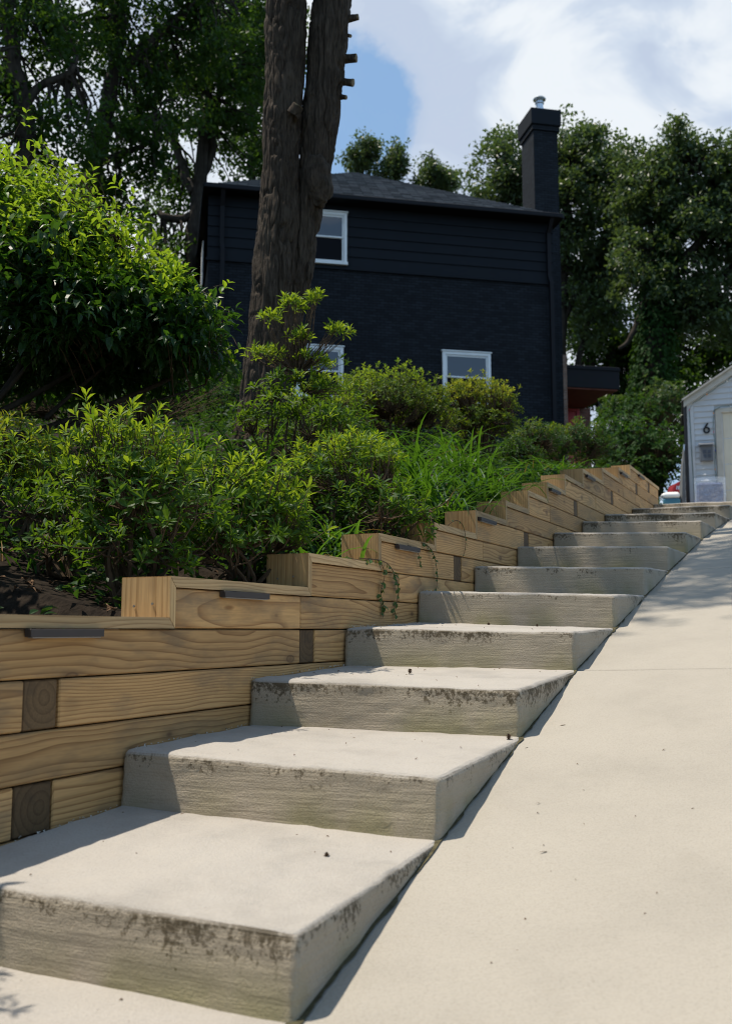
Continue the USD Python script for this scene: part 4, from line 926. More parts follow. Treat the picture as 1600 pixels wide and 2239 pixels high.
big_tree('far_tree', 'tall ivy clad tree standing behind the white garage', 36.0,
    [[(1420, 1080, 30), (1425, 860, 27), (1436, 700, 24), (1448, 580, 19), (1462, 450, 14), (1475, 350, 8)], [(1430, 640, 12), (1395, 700, 9), (1375, 740, 7), (1350, 760, 4)], [(1450, 600, 12), (1500, 560, 9), (1560, 480, 6)], [(1440, 660, 10), (1520, 640, 8), (1600, 580, 5)]],
    [(1470, 370, 85, 95, 36, 2.4), (1560, 390, 80, 95, 36, 2.4), (1420, 430, 70, 90, 36, 2.0), (1500, 500, 130, 90, 36, 2.4), (1620, 520, 90, 150, 36, 2.4), (1400, 580, 70, 90, 36, 1.8), (1560, 660, 110, 110, 36, 2.0), (1660, 380, 80, 110, 36, 2.0), (1375, 430, 50, 90, 37, 2.0), (1370, 340, 34, 40, 37, 1.4), (1480, 640, 90, 70, 36, 1.8)], 640, 72, .45, .21, M['forest2'], 91,
    ivy=([(1418, 1080, 45), (1425, 860, 50), (1436, 720, 46), (1448, 600, 40), (1462, 470, 26)], 6500))
big_tree('far_tree', 'dark tree filling the gap between house and garage', 44.0,
    [[(1310, 1080, 13), (1318, 900, 12), (1335, 780, 10), (1345, 660, 7)], [(1320, 880, 7), (1290, 780, 6), (1262, 720, 4)], [(1325, 840, 7), (1370, 760, 6), (1400, 700, 4)]],
    [(1280, 700, 80, 120, 44, 2.0), (1360, 760, 80, 110, 44, 2.0), (1330, 600, 80, 80, 44, 2), (1270, 850, 60, 70, 44, 1.5), (1390, 880, 70, 70, 44, 1.5), (1540, 780, 90, 80, 44, 2.0), (1600, 740, 60, 90, 44, 2), (1480, 870, 70, 110, 44, 2.0), (1420, 800, 70, 90, 44, 2)], 380, 80, .55, .24, M['forest'], 101)
for (lab, ee, sd) in (('small leafy treetop just right of the trunk above the roof peak', [(795, 345, 42, 42, 46, 1.5), (770, 360, 30, 22, 46, 1.2), (812, 325, 25, 25, 46, 1)], 111),
                      ('small pointed treetop between roof peak and wide treetop', [(866, 350, 22, 38, 46, 1.2), (850, 372, 30, 22, 46, 1.2)], 112),
                      ('wide low treetop above the middle of the roof slope', [(945, 385, 34, 36, 46, 1.4), (985, 405, 32, 22, 46, 1.2), (920, 400, 20, 20, 46, 1)], 113)):
    u0 = ee[0][0]
    big_tree('distant_treetop', lab, 46.0, [[(u0, 900, 9), (u0, 600, 7), (u0, 420, 5), (u0, 345, 2)]], ee, 46, 70, .40, .20, M['forest2'], sd)

# trees of the neighbouring plots beside and behind the viewpoint (the lower window mirrors one of them)
for lab, x, y, z, h, r, sd in (('broad street tree right of the driveway beyond the picture edge', 9.5, 3.5, .4, 12.0, 4.2, 121), ('tall street tree across the road behind the viewpoint', 4.5, -11.0, -2.0, 14.0, 4.5, 122),
                               ('spreading tree on the plot left behind the viewpoint', -7.5, -9.0, -1.5, 13.0, 4.6, 123)):
    t = thing('street_tree', lab, 'tree', (x, y, z))
    c = spline([(x, y, z - .5), (x + .2, y, z + h * .35), (x - .1, y + .2, z + h * .8)], 14)
    part(t, 'trunk', tube(c, np.linspace(.26, .07, 14), 10), M['bark_far'], smooth=True, world=True)
    cen = clusters([(np.array([x, y, z + h * .62]), (r, r, h * .34), 1.0)], 150, sd, 2.2)
    part(t, 'crown', crown(cen, 70, .8, .30, sd + 1), M['forest2'], world=True)
    ii = np.argmin(np.linalg.norm(cen[:, None] - c[None] + [0, 0, .8], axis=-1), 1)
    part(t, 'branches', tubes_bulk(c[ii], cen, np.full(len(ii), .05), np.full(len(ii), .01), None, 4, 3), M['bark_far'], world=True)
M['moss'] = plain('mossy_grit', (0.085, 0.075, 0.042), 0.95, 0.6, 60.0, 0.1)
# ------------------------------------------------------------------ shrubs and ground plants of the bed
def rosettes(tips, dirs, per, L, asp, g, spread=(28, 78), back=.0):
    n = len(tips)
    T = np.repeat(tips, per, 0); D = np.repeat(dirs, per, 0)
    k = np.tile(np.arange(per), n); az = k * 2.39996 + np.repeat(g.random(n) * 6.28, per)
    el = np.radians(spread[0] + (spread[1] - spread[0]) * (k + g.random(n * per)) / per)
    ref = np.where(np.abs(D[:, 2:]) < .9, [[0, 0, 1.0]], [[1.0, 0, 0]])
    a = unit(np.cross(D, ref)); b = np.cross(D, a)
    rad = a * np.cos(az)[:, None] + b * np.sin(az)[:, None]
    ax = D * np.cos(el)[:, None] + rad * np.sin(el)[:, None]
    nr = D * np.sin(el)[:, None] - rad * np.cos(el)[:, None] + g.normal(size=D.shape) * .18
    ln = L * g.uniform(.48, 1.22, n * per) * (1.0 - .25 * (k / per < .2))
    pos = T - D * (back * (k / per))[:, None]
    return leaf_mesh(pos, ax, nr, ln, ln * asp * g.uniform(.85, 1.15, n * per), curl=.16, fold=.22, shape=(.36, .70, .70, 1.0))

def shrub(name, label, cat, base, ells, n, L, asp, per, mats, seed, young=.3, stems=7, group=None, low=-.35, stem_r=.011, spread=(28, 78), up=.8, back=.03, inner=.35):
    g = np.random.default_rng(seed)
    base = np.array(base, float)
    t = thing(name, label, cat, base, group=group)
    w_ = np.array([e[2] for e in ells]); w_ = w_ / w_.sum()
    tips, dirs = [], []
    for (c, r, _), k in zip(ells, np.round(w_ * n).astype(int)):
        d = unit(g.normal(size=(k * 2, 3))); d = d[d[:, 2] > low][:k]
        q = g.random(len(d)) ** (1 / 2.6)
        lump = .70 + .60 * meshkit.noise(d * 3.2 + seed, seed)
        tips.append(np.array(c) + d * (q * lump * (1 + .32 * g.random(len(d)) ** 5))[:, None] * r); dirs.append(unit(d + [0, 0, up] + g.normal(size=d.shape) * .35))
    tips, dirs = np.vstack(tips), np.vstack(dirs)
    ok = tips[:, 2] > bed(tips[:, 0], tips[:, 1]) + .02
    tips, dirs = tips[ok], dirs[ok]
    top = np.array([c[2] for c, r, _ in ells]).mean()
    outer = meshkit.noise(tips * 3.0, seed + 3) * .6 + np.clip((tips[:, 2] - top) / .5, -.6, .6) + g.random(len(tips)) * .35
    yg = outer > np.quantile(outer, 1 - young)
    part(t, 'foliage', rosettes(tips[~yg], dirs[~yg], per, L, asp, g, spread, back), M[mats[0]], world=True)
    if yg.any(): part(t, 'young_foliage', rosettes(tips[yg], dirs[yg], per, L * .92, asp * .95, g, (18, 66), back), M[mats[1]], world=True)
    # stems from the base to inner knots, twigs from the knots to the tips
    kn = tips[g.choice(len(tips), max(stems * 3, 6), replace=False)]; kn = base + (kn - base) * g.uniform(.45, .72, (len(kn), 1))
    j = np.argmin(np.linalg.norm(tips[:, None] - kn[None], axis=-1), 1)
    part(t, 'stems', join([tubes_bulk(np.repeat(base[None], len(kn), 0) + g.normal(size=kn.shape) * [.04, .04, .0], kn, np.full(len(kn), stem_r), np.full(len(kn), stem_r * .55), g.normal(size=kn.shape) * .05, 5, 5),
                           tubes_bulk(kn[j], tips, np.full(len(j), stem_r * .42), np.full(len(j), .0012), np.c_[g.normal(size=(len(j), 2)) * .02, -np.abs(g.normal(size=len(j))) * .03], 4, 4)]), M['twig'], world=True)
    return t

def pe(u, v, ru, rv, Y, ry, w=None):
    return (at(u, v, Y), np.array([ru / F * Y, ry, rv / F * Y]), w or ru * rv * ry)

AZ = 'azalea shrubs in the planting bed'
shrub('azalea_shrub', 'leggy bright green azalea standing just behind the lowest end board', 'shrub', onbed(285, 3.75),
      [pe(270, 1010, 160, 130, 3.8, .26), pe(330, 1120, 190, 120, 3.75, .28), pe(215, 940, 60, 55, 3.8, .14), pe(300, 1220, 150, 70, 3.65, .22)], 360, .062, .29, 8, ('azalea', 'azalea_young'), 201, .30, 9)
shrub('azalea_shrub', 'dense green azalea drooping over the second cap board', 'shrub', onbed(530, 4.25),
      [pe(530, 1110, 140, 120, 4.3, .28), pe(600, 1160, 80, 75, 4.2, .2), pe(470, 1180, 120, 80, 4.1, .2), pe(410, 1020, 60, 40, 4.3, .2)], 380, .062, .28, 8, ('azalea', 'azalea_young'), 202, .28, 8)
shrub('azalea_shrub', 'yellowish azalea cut off by the left picture edge', 'shrub', onbed(40, 4.7),
      [pe(30, 1000, 130, 80, 4.7, .3), pe(90, 1050, 110, 60, 4.7, .3), pe(-80, 1000, 130, 120, 4.7, .3)], 300, .058, .30, 8, ('azalea_young', 'azalea_yellow'), 203, .5, 6)
shrub('azalea_shrub', 'shaded sparse azalea low at the left above the mulch', 'shrub', onbed(130, 4.1),
      [pe(90, 1110, 130, 60, 4.2, .25), pe(170, 1190, 100, 60, 3.9, .2)], 120, .058, .28, 7, ('azalea', 'azalea'), 214, 0, 5)
shrub('azalea_shrub', 'tall thin azalea whose tips rise in front of the big trunk', 'shrub', onbed(640, 6.9),
      [pe(690, 655, 18, 20, 6.9, .08, 2.4), pe(640, 668, 30, 20, 6.9, .1, 3), pe(590, 695, 30, 16, 6.9, .1, 2), pe(738, 722, 26, 16, 6.9, .1, 3), pe(655, 740, 40, 16, 6.9, .15, 3), pe(580, 775, 50, 18, 6.9, .15, 4),
       pe(690, 790, 60, 18, 6.9, .15, 4), pe(640, 825, 60, 16, 6.8, .2, 3.5), pe(725, 850, 60, 24, 6.9, .2, 5), pe(590, 860, 44, 20, 6.8, .2, 3), pe(560, 915, 55, 30, 6.7, .2, 4), pe(740, 925, 60, 36, 6.6, .2, 6), pe(650, 900, 90, 40, 6.6, .25, 7)], 350, .072, .27, 7, ('azalea', 'azalea_young'), 204, .5, 9, stem_r=.011)
shrub('azalea_shrub', 'spreading azalea beside the fourth cap board with foliage reaching its edge', 'shrub', onbed(800, 5.5),
      [pe(760, 1010, 120, 80, 5.7, .35), pe(830, 1000, 50, 40, 5.6, .2), pe(820, 1110, 120, 70, 5.4, .3), pe(905, 1140, 62, 42, 5.3, .16), pe(940, 1165, 26, 22, 5.25, .08), pe(690, 1060, 80, 70, 5.5, .3)], 430, .066, .28, 8, ('azalea', 'azalea_young'), 205, .32, 7)
shrub('azalea_shrub', 'azalea with yellow green tips between trunk base and rounded shrub', 'shrub', onbed(700, 7.6),
      [pe(700, 890, 90, 70, 7.7, .4), pe(650, 960, 80, 60, 7.4, .4), pe(770, 930, 60, 60, 7.6, .35)], 300, .068, .27, 7, ('azalea', 'azalea_young'), 206, .35, 6)
shrub('rounded_shrub', 'wide rounded small leaved shrub under the lower right house window', 'shrub', onbed(860, 10.2),
      [pe(840, 850, 100, 48, 10.2, .6), pe(880, 890, 110, 66, 10.2, .7), pe(780, 880, 60, 60, 10.2, .5), pe(940, 850, 16, 30, 10.2, .15), pe(930, 900, 60, 60, 10.2, .5)], 1100, .050, .40, 8, ('boxy', 'azalea_young'), 207, .25, 9, group=None, spread=(30, 85))
shrub('rounded_shrub', 'bright yellow green open shrub partly covering the lower right window', 'shrub', onbed(1050, 10.8),
      [pe(1040, 870, 80, 42, 10.8, .5), pe(1090, 890, 45, 48, 10.8, .4), pe(1000, 860, 36, 30, 10.8, .3), pe(1050, 930, 90, 40, 10.8, .5)], 700, .050, .42, 8, ('boxy', 'azalea_yellow'), 208, .45, 9, spread=(30, 85), stem_r=.013)
shrub('dark_shrub', 'low dark green shrub right of the yellow green shrub against the house', 'shrub', onbed(1165, 12.0),
      [pe(1165, 965, 60, 42, 12.0, .5), pe(1130, 990, 50, 30, 11.5, .4)], 480, .052, .42, 7, ('boxy_dark', 'boxy'), 209, .2, 5, spread=(30, 85))
shrub('dark_shrub', 'glossy dark rounded shrub at the top end of the retaining wall', 'shrub', onbed(1265, 13.0),
      [pe(1262, 965, 68, 45, 13.0, .6), pe(1300, 990, 45, 30, 13.0, .5), pe(1215, 985, 40, 34, 12.6, .5)], 700, .054, .42, 7, ('boxy_dark', 'boxy'), 210, .18, 6, spread=(30, 85))
gb = np.array([at(1400, 1000, 20.5)[0], 20.5, EYE + 2.3])
for (lab, ee, n_, sd, mm) in (('broad sunlit bush growing left of the garage corner', [pe(1410, 985, 95, 62, 20.5, 1.2), pe(1345, 960, 55, 60, 21.0, .9), pe(1460, 1010, 45, 60, 20.3, .7), pe(1380, 1040, 100, 50, 20.2, 1.0)], 1100, 211, ('ivy', 'bush')),
                              ('taller bush under the ivy trunk behind the broad bush', [pe(1390, 915, 55, 50, 23.5, 1.0), pe(1450, 900, 55, 70, 24, 1.0), pe(1340, 905, 36, 50, 24, .8)], 620, 212, ('ivy', 'forest2'))):
    shrub('leafy_bush', lab, 'bush', gb + [0, (sd - 211) * 3.2, 0], ee, n_, .12, .62, 5, mm, sd, .25, 5, spread=(40, 100), stem_r=.02)
shrub('leafy_bush', 'broad understory bush at the foot of the woods under the arching bush', 'bush', onbed(180, 13.5),
      [pe(60, 850, 190, 90, 13.5, 1.2), pe(300, 860, 190, 80, 13.5, 1.2), pe(460, 870, 110, 80, 13, 1.0)], 1500, .10, .5, 6, ('ivy', 'forest'), 215, .25, 6, spread=(40, 100), stem_r=.009)
shrub('leafy_bush', 'dim bush in the shade behind the azaleas beneath the arching bush', 'bush', onbed(250, 8.2),
      [pe(160, 860, 180, 60, 8.4, .7), pe(380, 860, 120, 60, 8.2, .6), pe(40, 880, 120, 70, 8.0, .6)], 600, .06, .5, 6, ('ivy', 'forest'), 213, .2, 5, spread=(40, 100))

shrub('azalea_shrub', 'azalea beside the lowest cap whose shadow falls across the first tread at left', 'shrub', np.r_[wall_xy(-1.25, .36), bed(*wall_xy(-1.25, .36))],
      [(np.r_[wall_xy(-1.28, .34), LV[0] + .72], np.array([.28, .34, .30]), 1.0)], 260, .048, .30, 8, ('azalea', 'azalea_young'), 216, .3, 5)

# ------------------------------------------------------------------ the large arching bush on the left
g = np.random.default_rng(300)
kb = np.array([at(-130, 960, 5.6)[0], 5.6, float(bed(at(-130, 960, 5.6)[0], 5.6)) - .05])
kt = thing('arching_bush', 'large arching bush with pointed leaves and lime green tips at the left edge', 'bush', kb)
KE = [(at(-10, 640, 5.6), np.array([.78, .85, .83]), 1.6), (at(250, 725, 5.5), np.array([.60, .75, .43]), 1.25), (at(90, 520, 5.7), np.array([.48, .7, .42]), .6), (at(185, 610, 5.5), np.array([.5, .7, .42]), .8), (at(160, 835, 6.1), np.array([.75, .4, .17]), .55), (at(395, 735, 5.4), np.array([.27, .5, .35]), .5), (at(-200, 520, 5.8), np.array([.8, .9, .9]), .7), (np.array([-1.98, 3.0, EYE + .98]), np.array([.55, .78, .38]), .9)]
tips, dirs = [], []
for c, r, w_ in KE:
    k = int(430 * w_)
    d = unit(g.normal(size=(k * 2, 3))); d = d[(d[:, 2] > -.45)][:k]
    q = g.random(len(d)) ** (1 / 3.4)
    tips.append(c + d * (q * (.86 + .28 * meshkit.noise(d * 4 + 3, 8)) * (1 + .34 * g.random(len(d)) ** 5))[:, None] * r); dirs.append(unit(d * [1, 1, .6] + [0, 0, .25] + g.normal(size=d.shape) * .4))
tips, dirs = np.vstack(tips), np.vstack(dirs)
def pairs(tips, dirs, npair, span, L, asp, g, droop=.55):
    """Sprays: pairs of pointed leaves along the last stretch of each twig and one at its end."""
    out = []
    for k in range(npair):
        f_ = k / max(npair - 1, 1); p = tips - dirs * (span * (1 - f_))[:, None] if np.ndim(span) else tips - dirs * span * (1 - f_)
        side = unit(np.cross(dirs, np.array([0, 0, 1.0]) + g.normal(size=dirs.shape) * .5)); side = side if k % 2 else unit(np.cross(dirs, side))
        for sg_ in (-1, 1):
            ax = unit(dirs * (.55 + .5 * f_) + side * sg_ * (1 - .25 * f_) + [0, 0, -droop * (1 - .6 * f_)] + g.normal(size=dirs.shape) * .2)
            nr = unit(np.array([0, 0, 1.0]) + dirs * .3 + g.normal(size=dirs.shape) * .3)
            ln = L * g.uniform(.65, 1.15, len(p)) * (1 - .3 * f_)
            out.append(leaf_mesh(p, ax, nr, ln, ln * asp, curl=.22, fold=.2, shape=(.30, .92, .64, .78)))
    return join(out)
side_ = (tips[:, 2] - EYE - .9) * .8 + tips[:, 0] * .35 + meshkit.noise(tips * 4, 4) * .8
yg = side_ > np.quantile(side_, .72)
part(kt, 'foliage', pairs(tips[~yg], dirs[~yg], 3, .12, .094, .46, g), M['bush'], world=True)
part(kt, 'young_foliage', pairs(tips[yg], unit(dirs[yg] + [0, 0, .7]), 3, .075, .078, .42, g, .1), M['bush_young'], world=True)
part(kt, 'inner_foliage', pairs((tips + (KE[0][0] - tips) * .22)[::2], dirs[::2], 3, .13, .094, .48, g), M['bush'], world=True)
arms = []
for pts, r0, r1 in (([(-160, 985), (60, 950), (250, 880), (420, 800), (480, 745)], .032, .008), ([(-140, 960), (40, 880), (180, 800), (300, 720)], .026, .007), ([(-150, 970), (20, 840), (80, 700), (110, 560)], .028, .007),
                    ([(-150, 980), (90, 945), (330, 880), (450, 840)], .018, .006), ([(100, 915), (170, 850), (270, 770), (380, 690)], .014, .005), ([(-60, 930), (60, 800), (190, 640), (260, 560)], .016, .005), ([(-140, 960), (-60, 700), (-30, 480)], .03, .008), (None, .03, .006)):
    c = spline([at(u, v, 5.55 + .12 * k) for k, (u, v) in enumerate(pts)] if pts else [kb, [-2.6, 4.6, EYE + .75], [-2.2, 3.7, EYE + 1.0], [-1.95, 2.6, EYE + 1.0]], 16); arms.append(c)
    part(kt, 'branch', tube(c, np.linspace(r0, r1, 16), 7), M['bark_far'], world=True, smooth=True)
RR = np.vstack(arms); ii = np.argmin(np.linalg.norm(tips[:, None] - RR[None] + [.12, 0, .2], axis=-1), 1)
part(kt, 'twigs', tubes_bulk(RR[ii], tips, np.full(len(ii), .0045), np.full(len(ii), .0012), np.c_[np.zeros((len(ii), 2)), g.random(len(ii)) * .12], 4, 5), M['twig'], world=True)

# ------------------------------------------------------------------ daylilies
def blades(base, n, L, W, seed, lean=.9, r=.08, seg=8):
    g = np.random.default_rng(seed)
    az = g.random(n) * 6.283; ln = L * g.uniform(.6, 1.15, n); arch = g.uniform(.7, 1.4, n) * lean
    t = np.linspace(0, 1, seg)
    th = .15 + g.random(n)[:, None] * .25 + arch[:, None] * 1.75 * t[None] ** 1.4          # angle from upright
    ds = ln[:, None] / (seg - 1)
    hx = np.cumsum(np.sin(th) * ds, 1) - np.sin(th[:, :1]) * ds; hz = np.cumsum(np.cos(th) * ds, 1) - np.cos(th[:, :1]) * ds
    d = np.stack([np.cos(az), np.sin(az), np.zeros(n)], -1); s = np.stack([-np.sin(az), np.cos(az), np.zeros(n)], -1)
    o = base + np.c_[g.normal(size=(n, 2)) * r, np.zeros(n)]
    C = o[:, None] + d[:, None] * hx[..., None] + np.array([0, 0, 1.0]) * hz[..., None]
    w_ = W * g.uniform(.7, 1.2, n)[:, None] * (np.minimum(1, .45 + 3.0 * t) * (1 - t ** 2.2 * .97))[None]
    nrm = -d[:, None] * np.cos(th)[..., None] + np.array([0, 0, 1.0]) * np.sin(th)[..., None]
    V = np.stack([C + s[:, None] * w_[..., None] * .5 + nrm * w_[..., None] * .22, C, C - s[:, None] * w_[..., None] * .5 + nrm * w_[..., None] * .22], 2)
    i, j = np.meshgrid(np.arange(seg - 1), np.arange(2), indexing='ij')
    q = np.stack([i * 3 + j, i * 3 + j + 1, (i + 1) * 3 + j + 1, (i + 1) * 3 + j], -1).reshape(-1, 4)
    f = np.vstack([q[:, [0, 1, 2]], q[:, [0, 2, 3]]])
    return V.reshape(-1, 3), (f[None] + (np.arange(n) * seg * 3)[:, None, None]).reshape(-1, 3)
LILY = [(425, 5.2, 80, .72, 'arching daylily clump between the two nearest azaleas and the trunk'), (350, 5.0, 70, .66, 'daylily clump behind the leggy azalea'), (520, 6.0, 80, .74, 'daylily clump just left of the trunk foot'),
        (590, 5.9, 40, .5, 'half hidden daylily clump in front of the trunk'), (215, 5.2, 45, .5, 'daylily clump under the arching bush'), (110, 5.5, 40, .5, 'shaded daylily clump at the left beneath the bush'),
        (860, 6.5, 70, .72, 'full daylily clump behind the spreading azalea'), (930, 6.9, 70, .78, 'tall arching daylily clump left of the middle of the row'), (985, 6.5, 65, .72, 'daylily clump with blades hanging over the fifth cap'), (1040, 7.4, 60, .72, 'daylily clump with sunlit blades beneath the yellow green shrub'),
        (1085, 7.3, 45, .55, 'daylily clump whose blades fall over the sixth cap'), (900, 7.6, 55, .75, 'daylily clump below the rounded shrub'), (1000, 8.4, 50, .7, 'daylily clump behind the tall arching one'), (1140, 8.6, 36, .5, 'low daylily clump near the eighth end board'),
        (1190, 9.4, 26, .5, 'sparse pale daylily clump near the top caps'), (1235, 10.2, 22, .48, 'daylily with dry orange blades near the wall top'), (740, 5.0, 26, .42, 'small daylily tuft beside the third cap board'), (690, 4.75, 16, .42, 'few thin blades at the third end board'), (800, 7.9, 50, .62, 'daylily clump in front of the rounded shrub at left'),
        (470, 5.1, 45, .5, 'daylily clump above the dense drooping azalea'), (660, 6.2, 45, .55, 'daylily clump at the feet of the tall thin azalea'), (300, 6.6, 50, .6, 'daylily clump in half shade under the bush tip'), (400, 7.4, 50, .6, 'daylily clump left of the trunk in the second row'),
        (70, 4.1, 10, .30, 'single thin grassy tuft in the mulch at lower left')]
for k, (u, Y, n_, L_, lab) in enumerate(LILY):
    b0 = onbed(u, Y)
    s_, t_ = wall_st(b0[0], b0[1])
    if t_ < .26: b0[:2] += WN * (.26 - t_); b0[2] = float(bed(b0[0], b0[1]))
    t = thing('daylily', lab, 'daylily', b0, group='daylilies in the planting bed')
    dry = 6 if u > 1180 else 2
    part(t, 'blades', blades(b0, int(n_ * .85), L_, .022, 400 + k, .95), M['lily'], world=True)
    part(t, 'dry_blade', blades(b0, dry, L_ * .8, .012, 460 + k, .8), M['lily_dry'], world=True)

# ------------------------------------------------------------------ low ground cover and vines
g = np.random.default_rng(500)
n_ = 60000
s_ = g.uniform(-1.5, 16, n_); t_ = .24 + g.random(n_) ** 1.5 * 7.0
xy = P0 + s_[:, None] * WD + t_[:, None] * WN
dens = meshkit.fbm(np.c_[xy * 1.4, np.zeros(n_)], 3, 4)
keep = (dens > .30) & ~((s_ < .35) & (t_ < .9) & (g.random(n_) > .10))
xy, n_ = xy[keep], int(keep.sum())
pos = np.c_[xy, bed(xy[:, 0], xy[:, 1]) + g.random(n_) ** 1.5 * (.14 + .26 * np.clip(wall_st(xy[:, 0], xy[:, 1])[1] - 1.0, 0, 1))]
gc = leaf_mesh(pos, unit(g.normal(size=(n_, 3)) * [1, 1, .35] + [0, 0, .2]), unit(g.normal(size=(n_, 3)) * .45 + [0, 0, 1]), .055 * g.uniform(.6, 1.3, n_), .026 * g.uniform(.7, 1.3, n_))
solo('ground_cover', gc, M['cover'], label='low dark green leafy ground cover under the shrubs of the bed', cat='ground cover', kind='stuff')
n_ = 700
s_ = g.uniform(-1.6, 2.4, n_); t_ = .22 + g.random(n_) * 1.6
xy = P0 + s_[:, None] * WD + t_[:, None] * WN
pos = np.c_[xy, bed(xy[:, 0], xy[:, 1]) + .008]
solo('leaf_litter', leaf_mesh(pos, unit(g.normal(size=(n_, 3)) * [1, 1, .15]), unit(g.normal(size=(n_, 3)) * .35 + [0, 0, 1]), .045 * g.uniform(.4, 1.3, n_), .024, curl=.4, fold=.3), M['chip'], label='brown bark chips and leaf litter on the mulch behind the lowest cap', cat='leaf litter', kind='stuff')
def vine(label, pts, nleaf, L, seed):
    g = np.random.default_rng(seed)
    P = [on_wall(u, v) - np.r_[WN * o, 0] for u, v, o in pts]
    c = spline(P, 40)
    t = thing('trailing_vine', label, 'vine', c[0], group=None)
    part(t, 'stem', tube(c, np.linspace(.0028, .0012, 40), 5), M['twig'], world=True)
    q = g.random(nleaf) ** .8 * 38; i0 = q.astype(int); p = c[i0] + (c[i0 + 1] - c[i0]) * (q - i0)[:, None]
    side = np.stack([np.where(g.random(nleaf) < .5, -1, 1) * WD[0], np.where(g.random(nleaf) < .5, -1, 1) * WD[1] * 1.0, np.zeros(nleaf)], -1)
    ax = unit(np.c_[np.outer(np.where(np.arange(nleaf) % 2, -1, 1), WD), np.full(nleaf, -.7)] + g.normal(size=(nleaf, 3)) * .35)
    v, f = leaf_mesh(p, ax, unit(np.c_[np.tile(-WN, (nleaf, 1)), np.full(nleaf, .5)] + g.normal(size=(nleaf, 3)) * .35), L * g.uniform(.55, 1.15, nleaf), L * .58, shape=(.3, .9, .68, .85))
    part(t, 'leaves', (v, f), M['vine'], world=True)
vine('variegated vine spilling over the third cap and hanging to the next step', [(782, 1218, -.05), (800, 1224, .012), (826, 1236, .022), (832, 1262, .02), (826, 1290, .016), (834, 1330, .012), (832, 1352, .01)], 26, .038, 601)
vine('second thicker vine strand hanging right of the variegated one', [(800, 1220, -.04), (842, 1238, .024), (856, 1262, .02), (863, 1300, .018), (858, 1330, .012), (866, 1350, .01)], 26, .036, 602)
vine('fine vine hanging from the fourth cap below the azalea foliage', [(905, 1190, -.02), (936, 1206, .022), (946, 1236, .02), (950, 1270, .014), (947, 1300, .012)], 34, .026, 603)
vine('tiny leaved vine on the fifth cap at the azalea edge', [(880, 1192, -.02), (902, 1204, .02), (910, 1222, .018), (912, 1240, .012)], 14, .022, 604)
vine('thin vine strand hanging from the daylilies over the sixth cap', [(985, 1150, -.02), (1010, 1166, .018), (1012, 1190, .016), (1000, 1222, .014)], 12, .022, 605)

# ------------------------------------------------------------------ litter on the concrete
g = np.random.default_rng(640)
q = np.linspace(0, 11.2, 420); W0, W1 = [], []
pp_ = np.array([[np.interp(t, np.arange(len(pathL) - 1), pathL[1:, k]) for k in range(3)] for t in q])
rt_ = np.array([.914, -.405])
wd_ = .003 + .014 * meshkit.noise(np.c_[q * 7, q * 0, q * 0]) * meshkit.noise(np.c_[q * 31, q * 0, q * 0 + 5])
V = np.concatenate([np.c_[pp_[:, :2] - rt_ * .02, pp_[:, 2] + .004], np.c_[pp_[:, :2] + rt_ * wd_[:, None], pp_[:, 2] + .005]])
k_ = np.arange(len(q) - 1); n0 = len(q)
part(drv, 'edge_grit', (V, np.vstack([np.c_[k_, k_ + n0, k_ + n0 + 1], np.c_[k_, k_ + n0 + 1, k_ + 1]])), M['moss'], kind='stuff')
def on_tread(u, v, n):
    """Where the pixel's ray meets tread n."""
    L, R = Lp[n], Rp[n]; B = Rp[n + 1] - [0, 0, RISE[n + 1]]
    nn = np.cross(R - L, B - R); d = ray(u, v); e = np.array([0, 0, EYE])
    return e + d * np.dot(L - e, nn) / np.dot(d, nn)
def on_drive(u, v):
    A, B = pathL[3], pathL[7]; r = np.array([.914, -.405, CROSS]); nn = np.cross(B - A, r); d = ray(u, v); e = np.array([0, 0, EYE])
    return e + d * np.dot(A - e, nn) / np.dot(d, nn)
def cone_mesh(r, seed):
    g = np.random.default_rng(seed); ms = []
    ms.append((np.array(trimesh.creation.icosphere(1, r * .55).vertices) * [1, 1, 1.15], np.array(trimesh.creation.icosphere(1).faces)))
    k = 34; i = np.arange(k); zz = 1 - 2 * (i + .5) / k; az = i * 2.39996; rr = np.sqrt(1 - zz ** 2)
    d = np.stack([rr * np.cos(az), rr * np.sin(az), zz], -1)
    ms.append(leaf_mesh(d * r * .45, unit(d + [0, 0, .35]), unit(np.array([0, 0, 1.0]) - d * .2), r * .62 * g.uniform(.85, 1.1, k), r * .42, curl=-.1, fold=.1, shape=(.4, .9, .8, .95)))
    return join(ms)
for k, (u, v, n, r, lab) in enumerate(((896, 1473, 3, .011, 'small dark pine cone in the middle of the third tread from below'), (1112, 1618, 2, .011, 'open pine cone near the right edge of the second tread'),
                                       (714, 1877, 1, .008, 'small cone scale standing on the lowest full tread'), (1068, 1369, 4, .010, 'pine cone at the foot of the fifth riser'), (1174, 1371, 4, .008, 'smaller pine cone right of the one at the fifth riser'))):
    p = on_tread(u, v, n)
    c = thing('pine_cone', lab, 'pine cone', p + [0, 0, r * .8], k * 1.3)
    part(c, 'scales', cone_mesh(r, k), M['cone'])
g = np.random.default_rng(700)
def debris(name, label, pts, L, W, m, sd, cat):
    g = np.random.default_rng(sd); P = np.array(pts); n = len(P)
    return solo(name, leaf_mesh(P + [0, 0, .003], unit(g.normal(size=(n, 3)) * [1, 1, .12]), unit(g.normal(size=(n, 3)) * .3 + [0, 0, 1]), L * g.uniform(.4, 1.5, n), W * g.uniform(.6, 1.3, n), curl=.5, fold=.4), M[m], label=label, cat=cat, kind='stuff')
pts = []
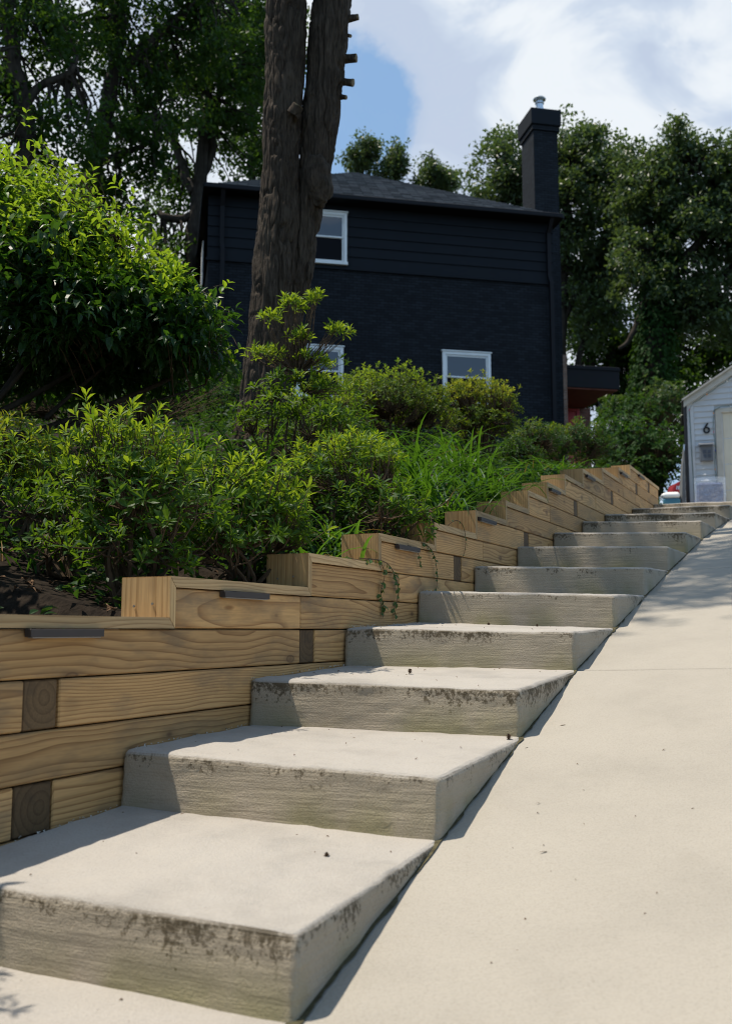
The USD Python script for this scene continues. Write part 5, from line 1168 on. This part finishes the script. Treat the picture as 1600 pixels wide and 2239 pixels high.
for n in range(0, 5):
    L, R = Lp[n], Rp[n]; Bl, Br = Lp[n + 1] - [0, 0, RISE[n + 1]], Rp[n + 1] - [0, 0, RISE[n + 1]]
    for _ in range(24):
        a = g.random() ** 1.4; b = 1 - g.random() ** 1.9
        pts.append((L * (1 - a) + R * a) * (1 - b) + (Bl * (1 - a) + Br * a) * b)
debris('tread_debris', 'tiny bark bits and dry scraps scattered over the treads', pts, .010, .0042, 'chip', 701, 'debris')
pts = [on_drive(u, v) for u, v in zip(g.uniform(1010, 1600, 20), 1480 + 760 * g.random(20)) if (u - 1000) > (2000 - v) * -.0 and u > 960 + (1870 - v) * .72 + 30]
debris('driveway_debris', 'scattered brown flecks lying on the driveway', pts, .009, .004, 'chip', 702, 'debris')
pts = []
for n in range(0, 6):                                       # grit where the wall meets the treads
    for _ in range(34):
        q = g.random(); p = Lp[n] * (1 - q) + (Lp[n + 1] - [0, 0, RISE[n + 1]]) * q; pts.append(p - np.r_[WN * (.008 + abs(g.normal()) * .014), 0])
debris('wall_foot_grit', 'pale grit and crumbs along the foot of the timber wall', pts, .008, .005, 'rake', 703, 'grit')
for u, v, n, m, L_, lab in ((570, 1822, 1, 'azalea', .035, 'fresh green leaf near the middle of the lowest full tread'), (1233, 1590, None, 'dryleaf', .03, 'orange dry leaf on the driveway beside the second joint'), (1152, 1638, None, 'chip', .02, 'curled brown leaf on the driveway near the open pine cone'),
                         (1320, 1554, None, 'chip', .028, 'narrow dark bark strip on the driveway'), (1177, 1760, None, 'chip', .018, 'small brown chip on the driveway lower left of the dry leaf'), (1190, 1868, None, 'chip', .03, 'bent thin twig lying on the lower driveway')):
    p = on_tread(u, v, n) if n is not None else on_drive(u, v)
    solo('fallen_leaf', leaf_mesh(np.array([p + [-L_ / 2, 0, .004]]), np.array([[1.0, .25 + .2 * math.sin(u), .04]]), np.array([[0, .2, 1.0]]), np.array([L_]), L_ * (.42 if m != 'chip' else .18), curl=.15, fold=.2), M[m], label=lab, cat='fallen leaf', loc=p)
bp = onbed(115, 2.95); s_, t_ = wall_st(bp[0], bp[1])
bp = np.r_[wall_xy(-.13, .23), 0]; bp[2] = float(bed(bp[0], bp[1])) + .03
solo('fallen_leaf', leaf_mesh(np.array([bp]), np.array([[1.0, .1, .1]]), np.array([[0, -.5, 1.0]]), .05, .028, curl=.3, fold=.3), M['dryleaf'], label='orange dead leaf on the mulch behind the lowest cap', cat='fallen leaf', loc=bp)
